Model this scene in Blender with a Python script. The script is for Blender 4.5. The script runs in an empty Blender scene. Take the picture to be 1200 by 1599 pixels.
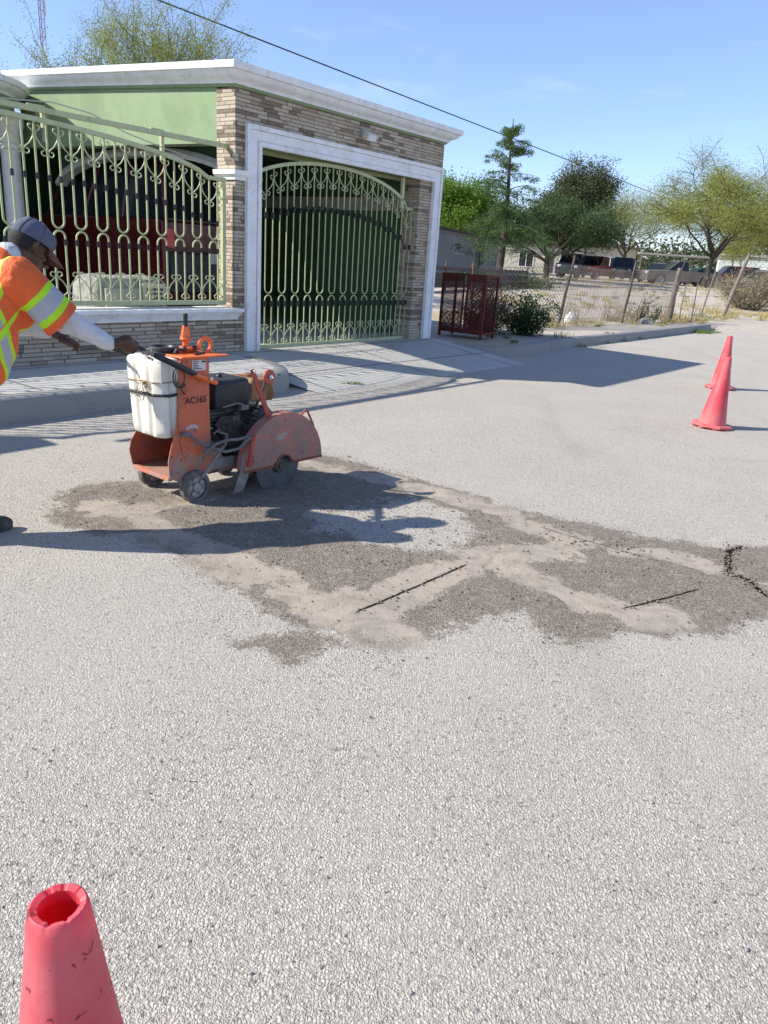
import bpy, bmesh, math, random
import numpy as np
from mathutils import Vector, Matrix, noise
R = math.radians
rnd = random.Random(7)
rng = np.random.default_rng(11)
S = bpy.context.scene
COL = S.collection

# ------------------------------------------------------------------ camera, sky, sun
cam = bpy.data.cameras.new('camera'); camo = bpy.data.objects.new('camera', cam); COL.objects.link(camo)
camo.matrix_world = Matrix(((0.99760, -0.06922, 0.0, 0.0), (0.02237, 0.32236, -0.94635, 0.0),
                            (0.06551, 0.94408, 0.32314, 1.5), (0, 0, 0, 1)))
cam.sensor_fit = 'VERTICAL'; cam.sensor_height = 24.0; cam.lens = 24.0*1174/1599
cam.clip_start = 0.02; cam.clip_end = 3000
S.camera = camo
SUN_EL, SUN_AZ = R(35.1), math.atan2(-0.988, -0.153)          # azimuth measured from +Y towards +X
w = bpy.data.worlds.new('World'); S.world = w; w.use_nodes = True
nt = w.node_tree; nt.nodes.clear()
sky = nt.nodes.new('ShaderNodeTexSky'); sky.sky_type = 'NISHITA'; sky.sun_disc = False
sky.sun_elevation = SUN_EL; sky.sun_rotation = SUN_AZ % (2*math.pi)
sky.air_density = 1.0; sky.dust_density = 0.0; sky.ozone_density = 3.0; sky.altitude = 300
bg = nt.nodes.new('ShaderNodeBackground'); bg.inputs[1].default_value = 0.14
tc = nt.nodes.new('ShaderNodeTexCoord'); mp = nt.nodes.new('ShaderNodeMapping'); mp.inputs['Scale'].default_value = (1.0, 1.0, 4.0)
cn = nt.nodes.new('ShaderNodeTexNoise'); cn.inputs['Scale'].default_value = 2.3; cn.inputs['Detail'].default_value = 7; cn.inputs['Roughness'].default_value = .62
cr = nt.nodes.new('ShaderNodeMapRange'); cr.inputs[1].default_value = .60; cr.inputs[2].default_value = .90; cr.inputs[4].default_value = .45
mx = nt.nodes.new('ShaderNodeMix'); mx.data_type = 'RGBA'; mx.inputs[7].default_value = (6.5, 6.6, 7.0, 1)
sz_ = nt.nodes.new('ShaderNodeSeparateXYZ'); nt.links.new(tc.outputs['Generated'], sz_.inputs[0]); gr_ = nt.nodes.new('ShaderNodeValToRGB'); nt.links.new(sz_.outputs[2], gr_.inputs[0])
gr_.color_ramp.elements[0].color = (.74, .79, 1.06, 1); gr_.color_ramp.elements[0].position = .0; gr_.color_ramp.elements[1].color = (1.08, .97, 1.02, 1); gr_.color_ramp.elements[1].position = .32
wo = nt.nodes.new('ShaderNodeOutputWorld'); ml = nt.nodes.new('ShaderNodeMix'); ml.data_type = 'RGBA'; ml.blend_type = 'MULTIPLY'; ml.inputs[0].default_value = 1; ml.inputs[7].default_value = (1.0, 1.0, 1.10, 1)
for a_, b_ in ((tc.outputs['Generated'], mp.inputs[0]), (mp.outputs[0], cn.inputs['Vector']), (cn.outputs[0], cr.inputs[0]),
               (cr.outputs[0], mx.inputs[0]), (sky.outputs[0], ml.inputs[6]), (gr_.outputs[0], ml.inputs[7]), (ml.outputs[2], mx.inputs[6]), (mx.outputs[2], bg.inputs[0]), (bg.outputs[0], wo.inputs[0])):
    nt.links.new(a_, b_)
sl = bpy.data.lights.new('sun', 'SUN'); sl.energy = 5.0; sl.angle = R(0.53); sl.color = (1.0, 0.95, 0.86)
so = bpy.data.objects.new('sun', sl); COL.objects.link(so)
sd = Vector((-0.988*math.cos(SUN_EL), -0.153*math.cos(SUN_EL), math.sin(SUN_EL)))
so.rotation_euler = sd.to_track_quat('Z', 'Y').to_euler()
S.view_settings.view_transform = 'Standard'; S.view_settings.look = 'None'
S.view_settings.exposure = 0.60; S.view_settings.gamma = 1.0
S.render.engine = 'CYCLES'
S.cycles.max_bounces = 6; S.cycles.transparent_max_bounces = 8

# ------------------------------------------------------------------ materials
class NT:
    def __init__(s, name):
        s.m = bpy.data.materials.new(name); s.m.use_nodes = True; s.t = s.m.node_tree
        s.b = s.t.nodes['Principled BSDF']; s.out = s.t.nodes['Material Output']
    def n(s, typ, **kw):
        x = s.t.nodes.new('ShaderNode'+typ)
        for k, v_ in kw.items():
            if k.startswith('i_'):
                x.inputs[int(k[2:]) if k[2:].isdigit() else k[2:].replace('_', ' ')].default_value = v_
            else: setattr(x, k, v_)
        return x
    def l(s, a, b): s.t.links.new(a, b)
    def setin(s, x, i, v_):
        if isinstance(v_, bpy.types.NodeSocket): s.l(v_, x.inputs[i])
        else: x.inputs[i].default_value = v_
    def math(s, op, a, b=0.0, c=0.0, clamp=False):
        x = s.n('Math', operation=op, use_clamp=clamp); s.setin(x, 0, a); s.setin(x, 1, b)
        if op in ('MULTIPLY_ADD', 'SMOOTH_MIN', 'COMPARE', 'WRAP'): s.setin(x, 2, c)
        return x.outputs[0]
    def mr(s, a, lo, hi, o0=0.0, o1=1.0, smooth=True):
        x = s.n('MapRange'); x.interpolation_type = 'SMOOTHSTEP' if smooth else 'LINEAR'
        s.setin(x, 0, a); s.setin(x, 1, lo); s.setin(x, 2, hi); s.setin(x, 3, o0); s.setin(x, 4, o1); return x.outputs[0]
    def mix(s, f, a, b, blend='MIX'):
        x = s.n('Mix', data_type='RGBA', blend_type=blend)
        s.setin(x, 0, f)
        for i, c in ((6, a), (7, b)):
            if isinstance(c, bpy.types.NodeSocket): s.l(c, x.inputs[i])
            else: x.inputs[i].default_value = tuple(c)[:3]+(1,)
        return x.outputs[2]
    def noise(s, vec, scale, det=4, rough=.55, dist=0.0, out=0):
        x = s.n('TexNoise', i_Scale=scale, i_Detail=det, i_Roughness=rough, i_Distortion=dist); s.l(vec, x.inputs['Vector']); return x.outputs[out]
    def vor(s, vec, scale, out='Distance', feature='F1', rand=1.0):
        x = s.n('TexVoronoi', feature=feature, i_Scale=scale, i_Randomness=rand); s.l(vec, x.inputs['Vector']); return x.outputs[out]
    def ramp(s, f, stops):
        x = s.n('ValToRGB'); e = x.color_ramp.elements
        while len(e) < len(stops): e.new(.5)
        for k, (p, c) in enumerate(stops): e[k].position = p; e[k].color = tuple(c)+(1,)
        s.l(f, x.inputs[0]); return x.outputs[0]
    def obj(s): return s.n('TexCoord').outputs['Object']
    def mapping(s, vec, scale=(1, 1, 1), loc=(0, 0, 0), rot=(0, 0, 0)):
        x = s.n('Mapping'); x.inputs['Scale'].default_value = scale; x.inputs['Location'].default_value = loc; x.inputs['Rotation'].default_value = rot
        s.l(vec, x.inputs[0]); return x.outputs[0]
    def bump(s, h, strength=.5, dist=.01):
        x = s.n('Bump', i_Strength=strength, i_Distance=dist); s.l(h, x.inputs['Height']); s.l(x.outputs[0], s.b.inputs['Normal'])
    def col(s, c):
        if isinstance(c, bpy.types.NodeSocket): s.l(c, s.b.inputs['Base Color'])
        else: s.b.inputs['Base Color'].default_value = tuple(c)[:3]+(1,)

def mat(name, c, rough=.6, metal=0.0, c2=None, scale=6.0, lo=.45, hi=.65, bump=0.0, bscale=40.0, bdist=.004, grime=0.0, gcol=(.16, .12, .09), gscale=9.0, spec=.5, streak=0.0):
    k = NT(name); o = k.obj()
    col = k.mix(k.mr(k.noise(o, scale, 6, .6), lo, hi), c, c2 if c2 else tuple(x*.82 for x in c))
    if grime > 0:
        col = k.mix(k.math('MULTIPLY', k.mr(k.noise(o, gscale, 8, .7, 1.0), .50, .68), grime), col, gcol)
    k.col(col); k.b.inputs['Metallic'].default_value = metal; k.b.inputs['Specular IOR Level'].default_value = spec
    k.l(k.mr(k.noise(o, scale*2.1, 3), .3, .7, max(0.02, rough-.09), min(1, rough+.09)), k.b.inputs['Roughness'])
    if streak:
        col = k.mix(k.math('MULTIPLY', k.mr(k.noise(k.mapping(o, (9, 9, .7)), 1.0, 7, .7), .52, .72), streak), col, (.20, .18, .14)); k.col(col)
    if bump: k.bump(k.noise(o, bscale, 6, .6), bump, bdist)
    return k.m

def paint(name, c, dust=(.30, .24, .19), top=.55):
    k = NT(name); o = k.obj(); sx = k.n('SeparateXYZ'); k.l(o, sx.inputs[0]); z = sx.outputs[2]
    col = k.mix(k.mr(k.noise(o, 5, 6, .6), .4, .65), c, tuple(x*.8+.02 for x in c))
    n_ = k.noise(o, 8, 9, .75, .6); d_ = k.mr(k.math('ADD', n_, k.mr(z, .12, top, .17, -.06, False)), .52, .64, 0, .8)
    col = k.mix(d_, col, dust)
    ch = k.mr(k.noise(o, 34, 5, .62, .4), .655, .68); col = k.mix(ch, col, (.10, .05, .03))
    st_ = k.mr(k.noise(k.mapping(o, (14, 14, 1.6)), 3, 5, .6), .58, .70, 0, .45); col = k.mix(st_, col, (.30, .12, .06))
    k.col(col); k.setin(k.b, 'Roughness', k.math('ADD', .42, k.math('MULTIPLY', d_, .5)))
    k.bump(k.math('SUBTRACT', k.math('MULTIPLY', n_, .4), ch), .5, .002); return k.m
def leafmat(name, c1, c2, trans=.35):
    k = NT(name); g = k.n('NewGeometry')
    col = k.mix(g.outputs['Random Per Island'], c1, c2); k.col(col)
    k.b.inputs['Roughness'].default_value = .6; k.b.inputs['Specular IOR Level'].default_value = .25
    tr = k.n('BsdfTranslucent'); k.l(k.mix(.5, col, (c2[0]*1.3, c2[1]*1.4, c2[2]*.6)), tr.inputs[0])
    m_ = k.n('MixShader'); m_.inputs[0].default_value = trans; k.l(k.b.outputs[0], m_.inputs[1]); k.l(tr.outputs[0], m_.inputs[2])
    k.l(m_.outputs[0], k.out.inputs[0]); return k.m

def road_material():
    k = NT('road_chipseal'); o = k.obj()
    at = k.n('Attribute', attribute_name='stain'); sp = k.n('SeparateColor'); k.l(at.outputs['Color'], sp.inputs[0])
    wn = k.n('VectorMath', operation='SCALE'); wn.inputs[3].default_value = .010; k.l(k.noise(o, 70, 2, .6, 0, 1), wn.inputs[0])
    wa = k.n('VectorMath', operation='ADD'); k.l(o, wa.inputs[0]); k.l(wn.outputs[0], wa.inputs[1]); ow = wa.outputs[0]
    v1 = k.vor(ow, 112); c1 = k.vor(ow, 112, 'Color'); v2 = k.vor(ow, 215); c2 = k.vor(ow, 215, 'Color'); v3 = k.noise(o, 300, 3, .7)
    sc = k.n('SeparateColor'); k.l(c1, sc.inputs[0]); s2 = k.n('SeparateColor'); k.l(c2, s2.inputs[0])
    big = k.noise(o, 1.1, 6, .6); mid = k.noise(o, 9, 5, .62); pn = k.noise(o, 38, 4, .65)
    d1 = k.mr(v1, .10, .78, 1, 0); d2 = k.mr(v2, .10, .75, 1, 0)
    big1 = k.mr(sc.outputs[0], .50, .60)                                  # some cells hold a large chip, the rest only fines
    gap = k.math('MAXIMUM', k.math('MULTIPLY', d1, big1), k.math('MULTIPLY', d2, k.mr(pn, .32, .62, .45, 1.0)))
    col = k.mix(s2.outputs[0], (.455, .412, .352), (.70, .64, .55))
    col = k.mix(k.math('MULTIPLY', big1, k.mr(v1, .35, .5, 1, 0)), col, k.mix(sc.outputs[1], (.48, .435, .372), (.71, .65, .56)))
    col = k.mix(k.mr(sc.outputs[2], .93, .96), col, (.23, .215, .195))
    col = k.mix(k.mr(gap, .02, .30, .60, 0), col, (.17, .15, .122))
    col = k.mix(k.mr(v3, .35, .7, 0, .30), col, (.61, .56, .48))
    col = k.mix(k.mr(big, .35, .7, 0, .35), col, (.62, .565, .48))
    col = k.mix(k.mr(k.noise(k.mapping(o, (1, .22, 1), rot=(0, 0, R(-53))), 1.3, 6, .65), .54, .72, 0, .42), col, (.36, .33, .28))
    col = k.mix(k.mr(k.noise(o, .45, 7, .7, 1.5), .60, .70, 0, .30), col, (.33, .30, .25))
    chip = k.math('MULTIPLY', big1, sc.outputs[1])
    en = k.math('SUBTRACT', k.math('ADD', k.math('MULTIPLY', k.noise(o, 4.2, 8, .68), 1.7), k.math('MULTIPLY', k.noise(o, 60, 6, .75), 1.5)), k.math('ADD', 1.48, k.math('MULTIPLY', k.vor(o, 17), .28)))
    wet = k.mr(k.math('ADD', sp.outputs[1], k.math('MULTIPLY', en, .85)), .40, .62)
    wetc = k.mix(k.mr(gap, .1, .6), (.15, .122, .092), k.mix(mid, (.43, .365, .295), (.31, .26, .208)))
    wetc = k.mix(k.mr(k.noise(o, 15, 6, .7), .5, .68, 0, .55), wetc, (.46, .395, .32))
    col = k.mix(k.math('MULTIPLY', wet, .93), col, wetc)
    thin = k.mr(k.noise(o, 2.4, 7, .7, .8), .36, .52, -.42, .05)
    slu = k.mr(k.math('ADD', k.math('ADD', sp.outputs[0], thin), k.math('MULTIPLY', en, .62)), .38, .62)
    st = k.noise(o, 3.2, 8, .7, 2.5)
    sluc = k.ramp(st, [(.25, (.24, .20, .158)), (.42, (.325, .275, .22)), (.56, (.40, .342, .275)), (.66, (.385, .305, .215)), (.78, (.30, .25, .195))])
    sluc = k.mix(k.mr(k.noise(o, 42, 5, .7), .62, .72, 0, .6), sluc, (.16, .13, .11))
    col = k.mix(slu, col, sluc)
    k.col(col)
    rr = k.math('SUBTRACT', .9, k.math('MULTIPLY', slu, k.mr(k.noise(o, 2.6, 5, .6), .45, .62, .12, .46))); k.l(rr, k.b.inputs['Roughness']); k.b.inputs['Specular IOR Level'].default_value = .3
    h = k.math('ADD', k.math('MULTIPLY', gap, 1.0), k.math('ADD', k.math('MULTIPLY', chip, .45), k.math('MULTIPLY', k.noise(o, 170, 5, .7), 1.1)))
    h = k.math('MULTIPLY', h, k.math('SUBTRACT', 1.0, k.math('MULTIPLY', slu, .86)))
    h = k.math('ADD', h, k.math('MULTIPLY', k.noise(o, 14, 5, .6), k.math('ADD', .3, k.math('MULTIPLY', wet, 1.2))))
    k.bump(h, 1.0, .0046); return k.m

def stone_material():
    """thin split-face stone strips, laid in courses, in the house's own coordinates"""
    k = NT('split_stone'); g = k.n('TexCoord'); sx = k.n('SeparateXYZ'); k.l(g.outputs['Object'], sx.inputs[0])
    run = k.math('ADD', sx.outputs[0], sx.outputs[1]); z = sx.outputs[2]; H_ = .043
    zi = k.math('DIVIDE', z, H_); row = k.math('FLOOR', zi); fz = k.math('FRACT', zi)
    wn = k.n('TexWhiteNoise', noise_dimensions='1D'); k.l(row, wn.inputs['W'])
    xo = k.math('ADD', k.math('DIVIDE', run, k.math('ADD', .17, k.math('MULTIPLY', wn.outputs[0], .14))), k.math('MULTIPLY', wn.outputs[0], 37.0))
    xo = k.math('ADD', xo, k.math('MULTIPLY', k.math('SINE', k.math('MULTIPLY', xo, 2.3)), .28))
    ci = k.math('FLOOR', xo); fx = k.math('FRACT', xo)
    cv = k.n('CombineXYZ'); k.l(ci, cv.inputs[0]); k.l(row, cv.inputs[1])
    w2 = k.n('TexWhiteNoise', noise_dimensions='2D'); k.l(cv.outputs[0], w2.inputs['Vector'])
    c = k.ramp(w2.outputs[0], [(0, (.15, .108, .075)), (.17, (.20, .148, .10)), (.22, (.39, .315, .22)), (.42, (.50, .42, .315)), (.62, (.41, .34, .25)), (.8, (.56, .48, .37)), (1.0, (.32, .235, .15))])
    o = g.outputs['Object']
    c = k.mix(k.mr(k.noise(k.mapping(o, (1, 1, 4)), 22, 5, .65), .4, .7, 0, .5), c, (.42, .345, .25))
    ez = k.math('MULTIPLY', k.mr(fz, 0, .10), k.mr(fz, .92, 1, 1, 0)); ex = k.math('MULTIPLY', k.mr(fx, 0, .03), k.mr(fx, .97, 1, 1, 0))
    e = k.math('MULTIPLY', ez, ex); c = k.mix(e, (.24, .19, .15), c); k.col(c)
    k.b.inputs['Roughness'].default_value = .85
    sc = k.n('SeparateColor'); k.l(w2.outputs[1], sc.inputs[0])
    k.bump(k.math('MULTIPLY', e, k.math('ADD', .4, k.math('ADD', sc.outputs[1], k.math('MULTIPLY', k.noise(o, 60, 5, .65), .5)))), 1.0, .022)
    return k.m

def dirt_material():
    k = NT('lot_dirt'); o = k.obj()
    n1 = k.noise(o, .35, 8, .65, .6); n2 = k.noise(o, 3.5, 8, .7); n3 = k.noise(o, 30, 6, .7)
    c = k.mix(n2, (.60, .53, .44), (.46, .395, .32))
    c = k.mix(k.mr(n3, .4, .7, 0, .5), c, (.30, .25, .20))
    dry = k.mr(k.noise(k.mapping(o, (.7, 2.0, 1), rot=(0, 0, R(-53))), .16, 7, .65), .53, .64)
    c = k.mix(k.math('MULTIPLY', dry, .8), c, k.mix(n3, (.50, .40, .22), (.36, .29, .15)))
    gr = k.mr(k.noise(o, .11, 6, .6), .58, .68); c = k.mix(k.math('MULTIPLY', gr, k.mr(n2, .4, .6, .1, .7)), c, (.16, .19, .07))
    k.col(c); k.b.inputs['Roughness'].default_value = .95
    k.bump(k.math('ADD', n3, k.math('MULTIPLY', n2, 3)), .8, .03); return k.m

def concrete(name, c, joint=None, crack=.5):
    k = NT(name); o = k.obj()
    n = k.noise(o, 2.5, 8, .65); f = k.noise(o, 60, 6, .7)
    col = k.mix(n, tuple(x*1.12 for x in c), tuple(x*.8 for x in c)); col = k.mix(k.mr(f, .4, .75, 0, .4), col, tuple(x*.55 for x in c))
    col = k.mix(k.mr(k.noise(o, .9, 7, .7, 1.5), .55, .72, 0, crack), col, (.19, .17, .15))
    h = f
    if joint:
        b = k.n('TexBrick', offset=0.0, i_Scale=1.0); b.inputs['Mortar Size'].default_value = .018; b.inputs['Brick Width'].default_value = joint[0]; b.inputs['Row Height'].default_value = joint[1]
        k.l(k.mapping(o, loc=(.3, .12, 0)), b.inputs[0]); fac = b.outputs['Fac']
        col = k.mix(k.math('MULTIPLY', fac, .75), col, (.11, .10, .09)); h = k.math('SUBTRACT', f, k.math('MULTIPLY', fac, 2))
    k.col(col); k.b.inputs['Roughness'].default_value = .9; k.bump(h, .5, .006); return k.m

def cone_material():
    k = NT('faded_cone_plastic'); o = k.obj(); sx = k.n('SeparateXYZ'); k.l(o, sx.inputs[0])
    c = k.mix(k.mr(k.noise(k.mapping(o, (1, 1, .5)), 7, 6, .6), .38, .68), (.74, .085, .11), (.80, .21, .22))
    c = k.mix(k.math('MULTIPLY', k.mr(sx.outputs[2], .30, .03), .45), c, (.70, .33, .28))
    sp = k.math('MULTIPLY', k.mr(k.noise(o, 60, 3, .55, .6), .635, .665), .85)
    c = k.mix(sp, c, (.12, .03, .03))
    v_ = k.mr(k.noise(k.mapping(o, (1, 1, .2)), 30, 5, .6), .62, .75, 0, .35); c = k.mix(v_, c, (.30, .10, .08))
    k.col(c); k.b.inputs['Roughness'].default_value = .5
    k.bump(k.noise(o, 60, 5, .6), .25, .002)
    tr = k.n('BsdfTranslucent'); tr.inputs[0].default_value = (.95, .06, .08, 1); m_ = k.n('MixShader'); m_.inputs[0].default_value = .30
    k.l(k.b.outputs[0], m_.inputs[1]); k.l(tr.outputs[0], m_.inputs[2]); k.l(m_.outputs[0], k.out.inputs[0]); return k.m

M = dict(
    road=road_material(), stone=stone_material(), dirt=dirt_material(), cone=cone_material(),
    pavement=concrete('pavement_concrete', (.52, .50, .45), (1.55, 1.45)), drive=concrete('driveway_concrete', (.52, .495, .44), (2.1, 1.0), .6),
    kerb=concrete('kerb_concrete', (.33, .31, .28), None, .8),
    greywall=concrete('grey_render', (.37, .36, .35), None, .8),
    white=mat('white_moulding', (.80, .80, .79), .55, c2=(.72, .72, .70), grime=.2, bump=.15, streak=.22),
    green=mat('green_plaster', (.225, .31, .165), .85, c2=(.19, .27, .14), scale=1.5, bump=.45, bscale=50, grime=.15, streak=.28),
    shadegreen=mat('shaded_green_plaster', (.028, .065, .03), .85, bump=.3),  # green plaster with recess and interior shade put into its colour
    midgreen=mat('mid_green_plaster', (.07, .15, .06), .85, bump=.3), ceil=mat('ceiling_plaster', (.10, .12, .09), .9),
    iron=mat('cream_green_iron', (.46, .49, .26), .45, c2=(.38, .42, .22), scale=20, grime=.15),
    collar=mat('black_iron_collar', (.012, .012, .014), .4),
    arch=mat('grey_moulding', (.42, .41, .37), .8),
    black=mat('black_rubber', (.018, .018, .02), .55, c2=(.03, .03, .032)),
    orange=paint('machine_orange', (.64, .135, .055)),
    orange2=mat('bright_orange_paint', (.85, .17, .04), .4, grime=.15),
    rustor=mat('rusty_orange', (.28, .07, .03), .8, c2=(.16, .06, .035), grime=.5, bump=.4),
    guard=paint('dusty_guard_paint', (.47, .165, .125), (.29, .20, .16), .75),
    redarm=mat('red_arm_paint', (.45, .07, .045), .55, grime=.5, gcol=(.2, .12, .09)),
    steel=mat('dusty_steel', (.30, .28, .26), .6, .3, c2=(.20, .18, .165), grime=.4),
    blade=mat('blade_steel', (.13, .135, .15), .5, .5, c2=(.09, .09, .10), scale=12),
    engine=mat('oily_engine', (.055, .05, .046), .6, .2, c2=(.12, .105, .09), scale=16, lo=.4, hi=.7, grime=.5, gcol=(.16, .13, .10)),
    airbox=mat('black_airbox', (.022, .024, .03), .5, c2=(.05, .05, .055), grime=.3, gcol=(.14, .12, .10)),
    rust=mat('rusty_tank', (.20, .085, .03), .7, c2=(.36, .21, .10), scale=9, lo=.4, hi=.6, grime=.6, gcol=(.06, .04, .03), bump=.3),
    tyre=mat('dusty_tyre', (.11, .10, .09), .85, c2=(.20, .18, .16), scale=30),
    rim=mat('dusty_rim', (.36, .32, .29), .7, c2=(.24, .20, .18)),
    tank=mat('white_tank_plastic', (.76, .745, .67), .45, c2=(.69, .67, .58), grime=.35, gcol=(.50, .42, .30), bump=.12, bscale=10, bdist=.006),
    label=mat('label_paper', (.70, .69, .66), .6), ink=mat('dark_ink', (.035, .025, .03), .7),
    faded=mat('faded_sticker', (.52, .44, .40), .7, c2=(.42, .28, .24), scale=40), faded2=mat('faded_guard_sticker', (.40, .33, .28), .7, c2=(.36, .22, .19), scale=30),
    string=mat('brown_string', (.30, .19, .09), .9), hose=mat('grey_hose', (.17, .16, .16), .7, grime=.4, gcol=(.3, .26, .22)),
    skin=mat('brown_skin', (.085, .036, .021), .5, c2=(.065, .028, .017), scale=14, bump=.1, bscale=200, bdist=.001),
    hair=mat('black_hair', (.012, .009, .008), .7, bump=.5, bscale=200), capm=mat('slate_cap_cloth', (.10, .11, .155), .9, c2=(.075, .083, .12), bump=.2, bscale=400, bdist=.0008),
    brim=mat('brown_brim_cloth', (.14, .055, .045), .9), shirt=mat('white_shirt_cloth', (.62, .63, .66), .9, bump=.9, bscale=15, bdist=.03, grime=.12),
    jeans=mat('dark_jeans', (.04, .05, .075), .9, bump=.5, bscale=18, bdist=.01), shoe=mat('dusty_black_boot', (.03, .032, .032), .7, c2=(.08, .08, .075), grime=.4, gcol=(.2, .18, .15)),
    glass=mat('dark_car_glass', (.015, .02, .025), .08), chrome=mat('bright_metal', (.6, .6, .6), .25, .9),
    tail=mat('tail_lamp_red', (.5, .02, .02), .25), lens=mat('lamp_lens', (.75, .75, .72), .2), plate=mat('number_plate', (.45, .45, .43), .5),
    wood=mat('weathered_wood', (.17, .135, .11), .9, c2=(.26, .215, .175), scale=12, bump=.8, bscale=30, bdist=.01), darkwood=mat('dark_post_wood', (.09, .065, .055), .9, c2=(.14, .10, .085), scale=12, bump=.6),
    wire=mat('galvanised_wire', (.26, .22, .19), .7, .3), bark=mat('dark_bark', (.05, .04, .032), .95, c2=(.085, .07, .055), scale=20, bump=1.0, bscale=26, bdist=.03),
    barkpale=mat('pale_bark', (.15, .125, .10), .95, bump=.8, bscale=26, bdist=.03),
    redmetal=mat('dark_red_metal', (.15, .018, .011), .8, c2=(.09, .022, .014), grime=.7, gcol=(.08, .04, .025)),
    cream=mat('cream_render', (.55, .52, .42), .9, c2=(.48, .46, .37), grime=.3), palewall=mat('pale_mint_wall', (.60, .66, .63), .85), dirtywhite=mat('dirty_sheet', (.30, .29, .265), .8, c2=(.15, .145, .135), scale=8, bump=.8, bscale=12, bdist=.02),
    plastic=mat('white_plastic_film', (.80, .81, .82), .35, bump=.8, bscale=30, bdist=.01),
    cablem=mat('black_cable', (.02, .02, .022), .7), sawcut=mat('painted_cut_shade', (.018, .015, .013), 1.0, c2=(.04, .033, .028), scale=40, spec=.0),
    pebble=mat('pebble', (.34, .32, .29), .9, c2=(.22, .20, .18), scale=60), clod=mat('dark_clod', (.20, .165, .125), .95),
    drygrass=leafmat('dry_grass_blades', (.42, .33, .16), (.55, .45, .24), .3), greengrass=leafmat('green_grass_blades', (.09, .14, .03), (.16, .22, .06), .3),
    cypress=leafmat('cypress_foliage', (.055, .10, .03), (.11, .18, .055)), darkleaf=leafmat('dark_crown_foliage', (.035, .065, .02), (.075, .12, .04), .25), oak=leafmat('oak_foliage', (.050, .060, .026), (.115, .125, .055), .25),
    bright=leafmat('bright_foliage', (.08, .16, .02), (.16, .26, .04)), mesq=leafmat('mesquite_foliage', (.20, .22, .055), (.35, .36, .12), .42),
    spare=leafmat('sparse_yellow_foliage', (.14, .18, .04), (.27, .29, .07), .45), shrub=leafmat('dark_shrub_foliage', (.03, .055, .02), (.07, .11, .035)),
    cagebush=leafmat('brown_dead_leaves', (.10, .06, .035), (.20, .135, .08), .2), drybush=leafmat('dry_bush_twigs', (.20, .16, .10), (.33, .27, .17), .2), far=leafmat('far_foliage', (.045, .06, .03), (.08, .10, .045), .2),
)

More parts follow.
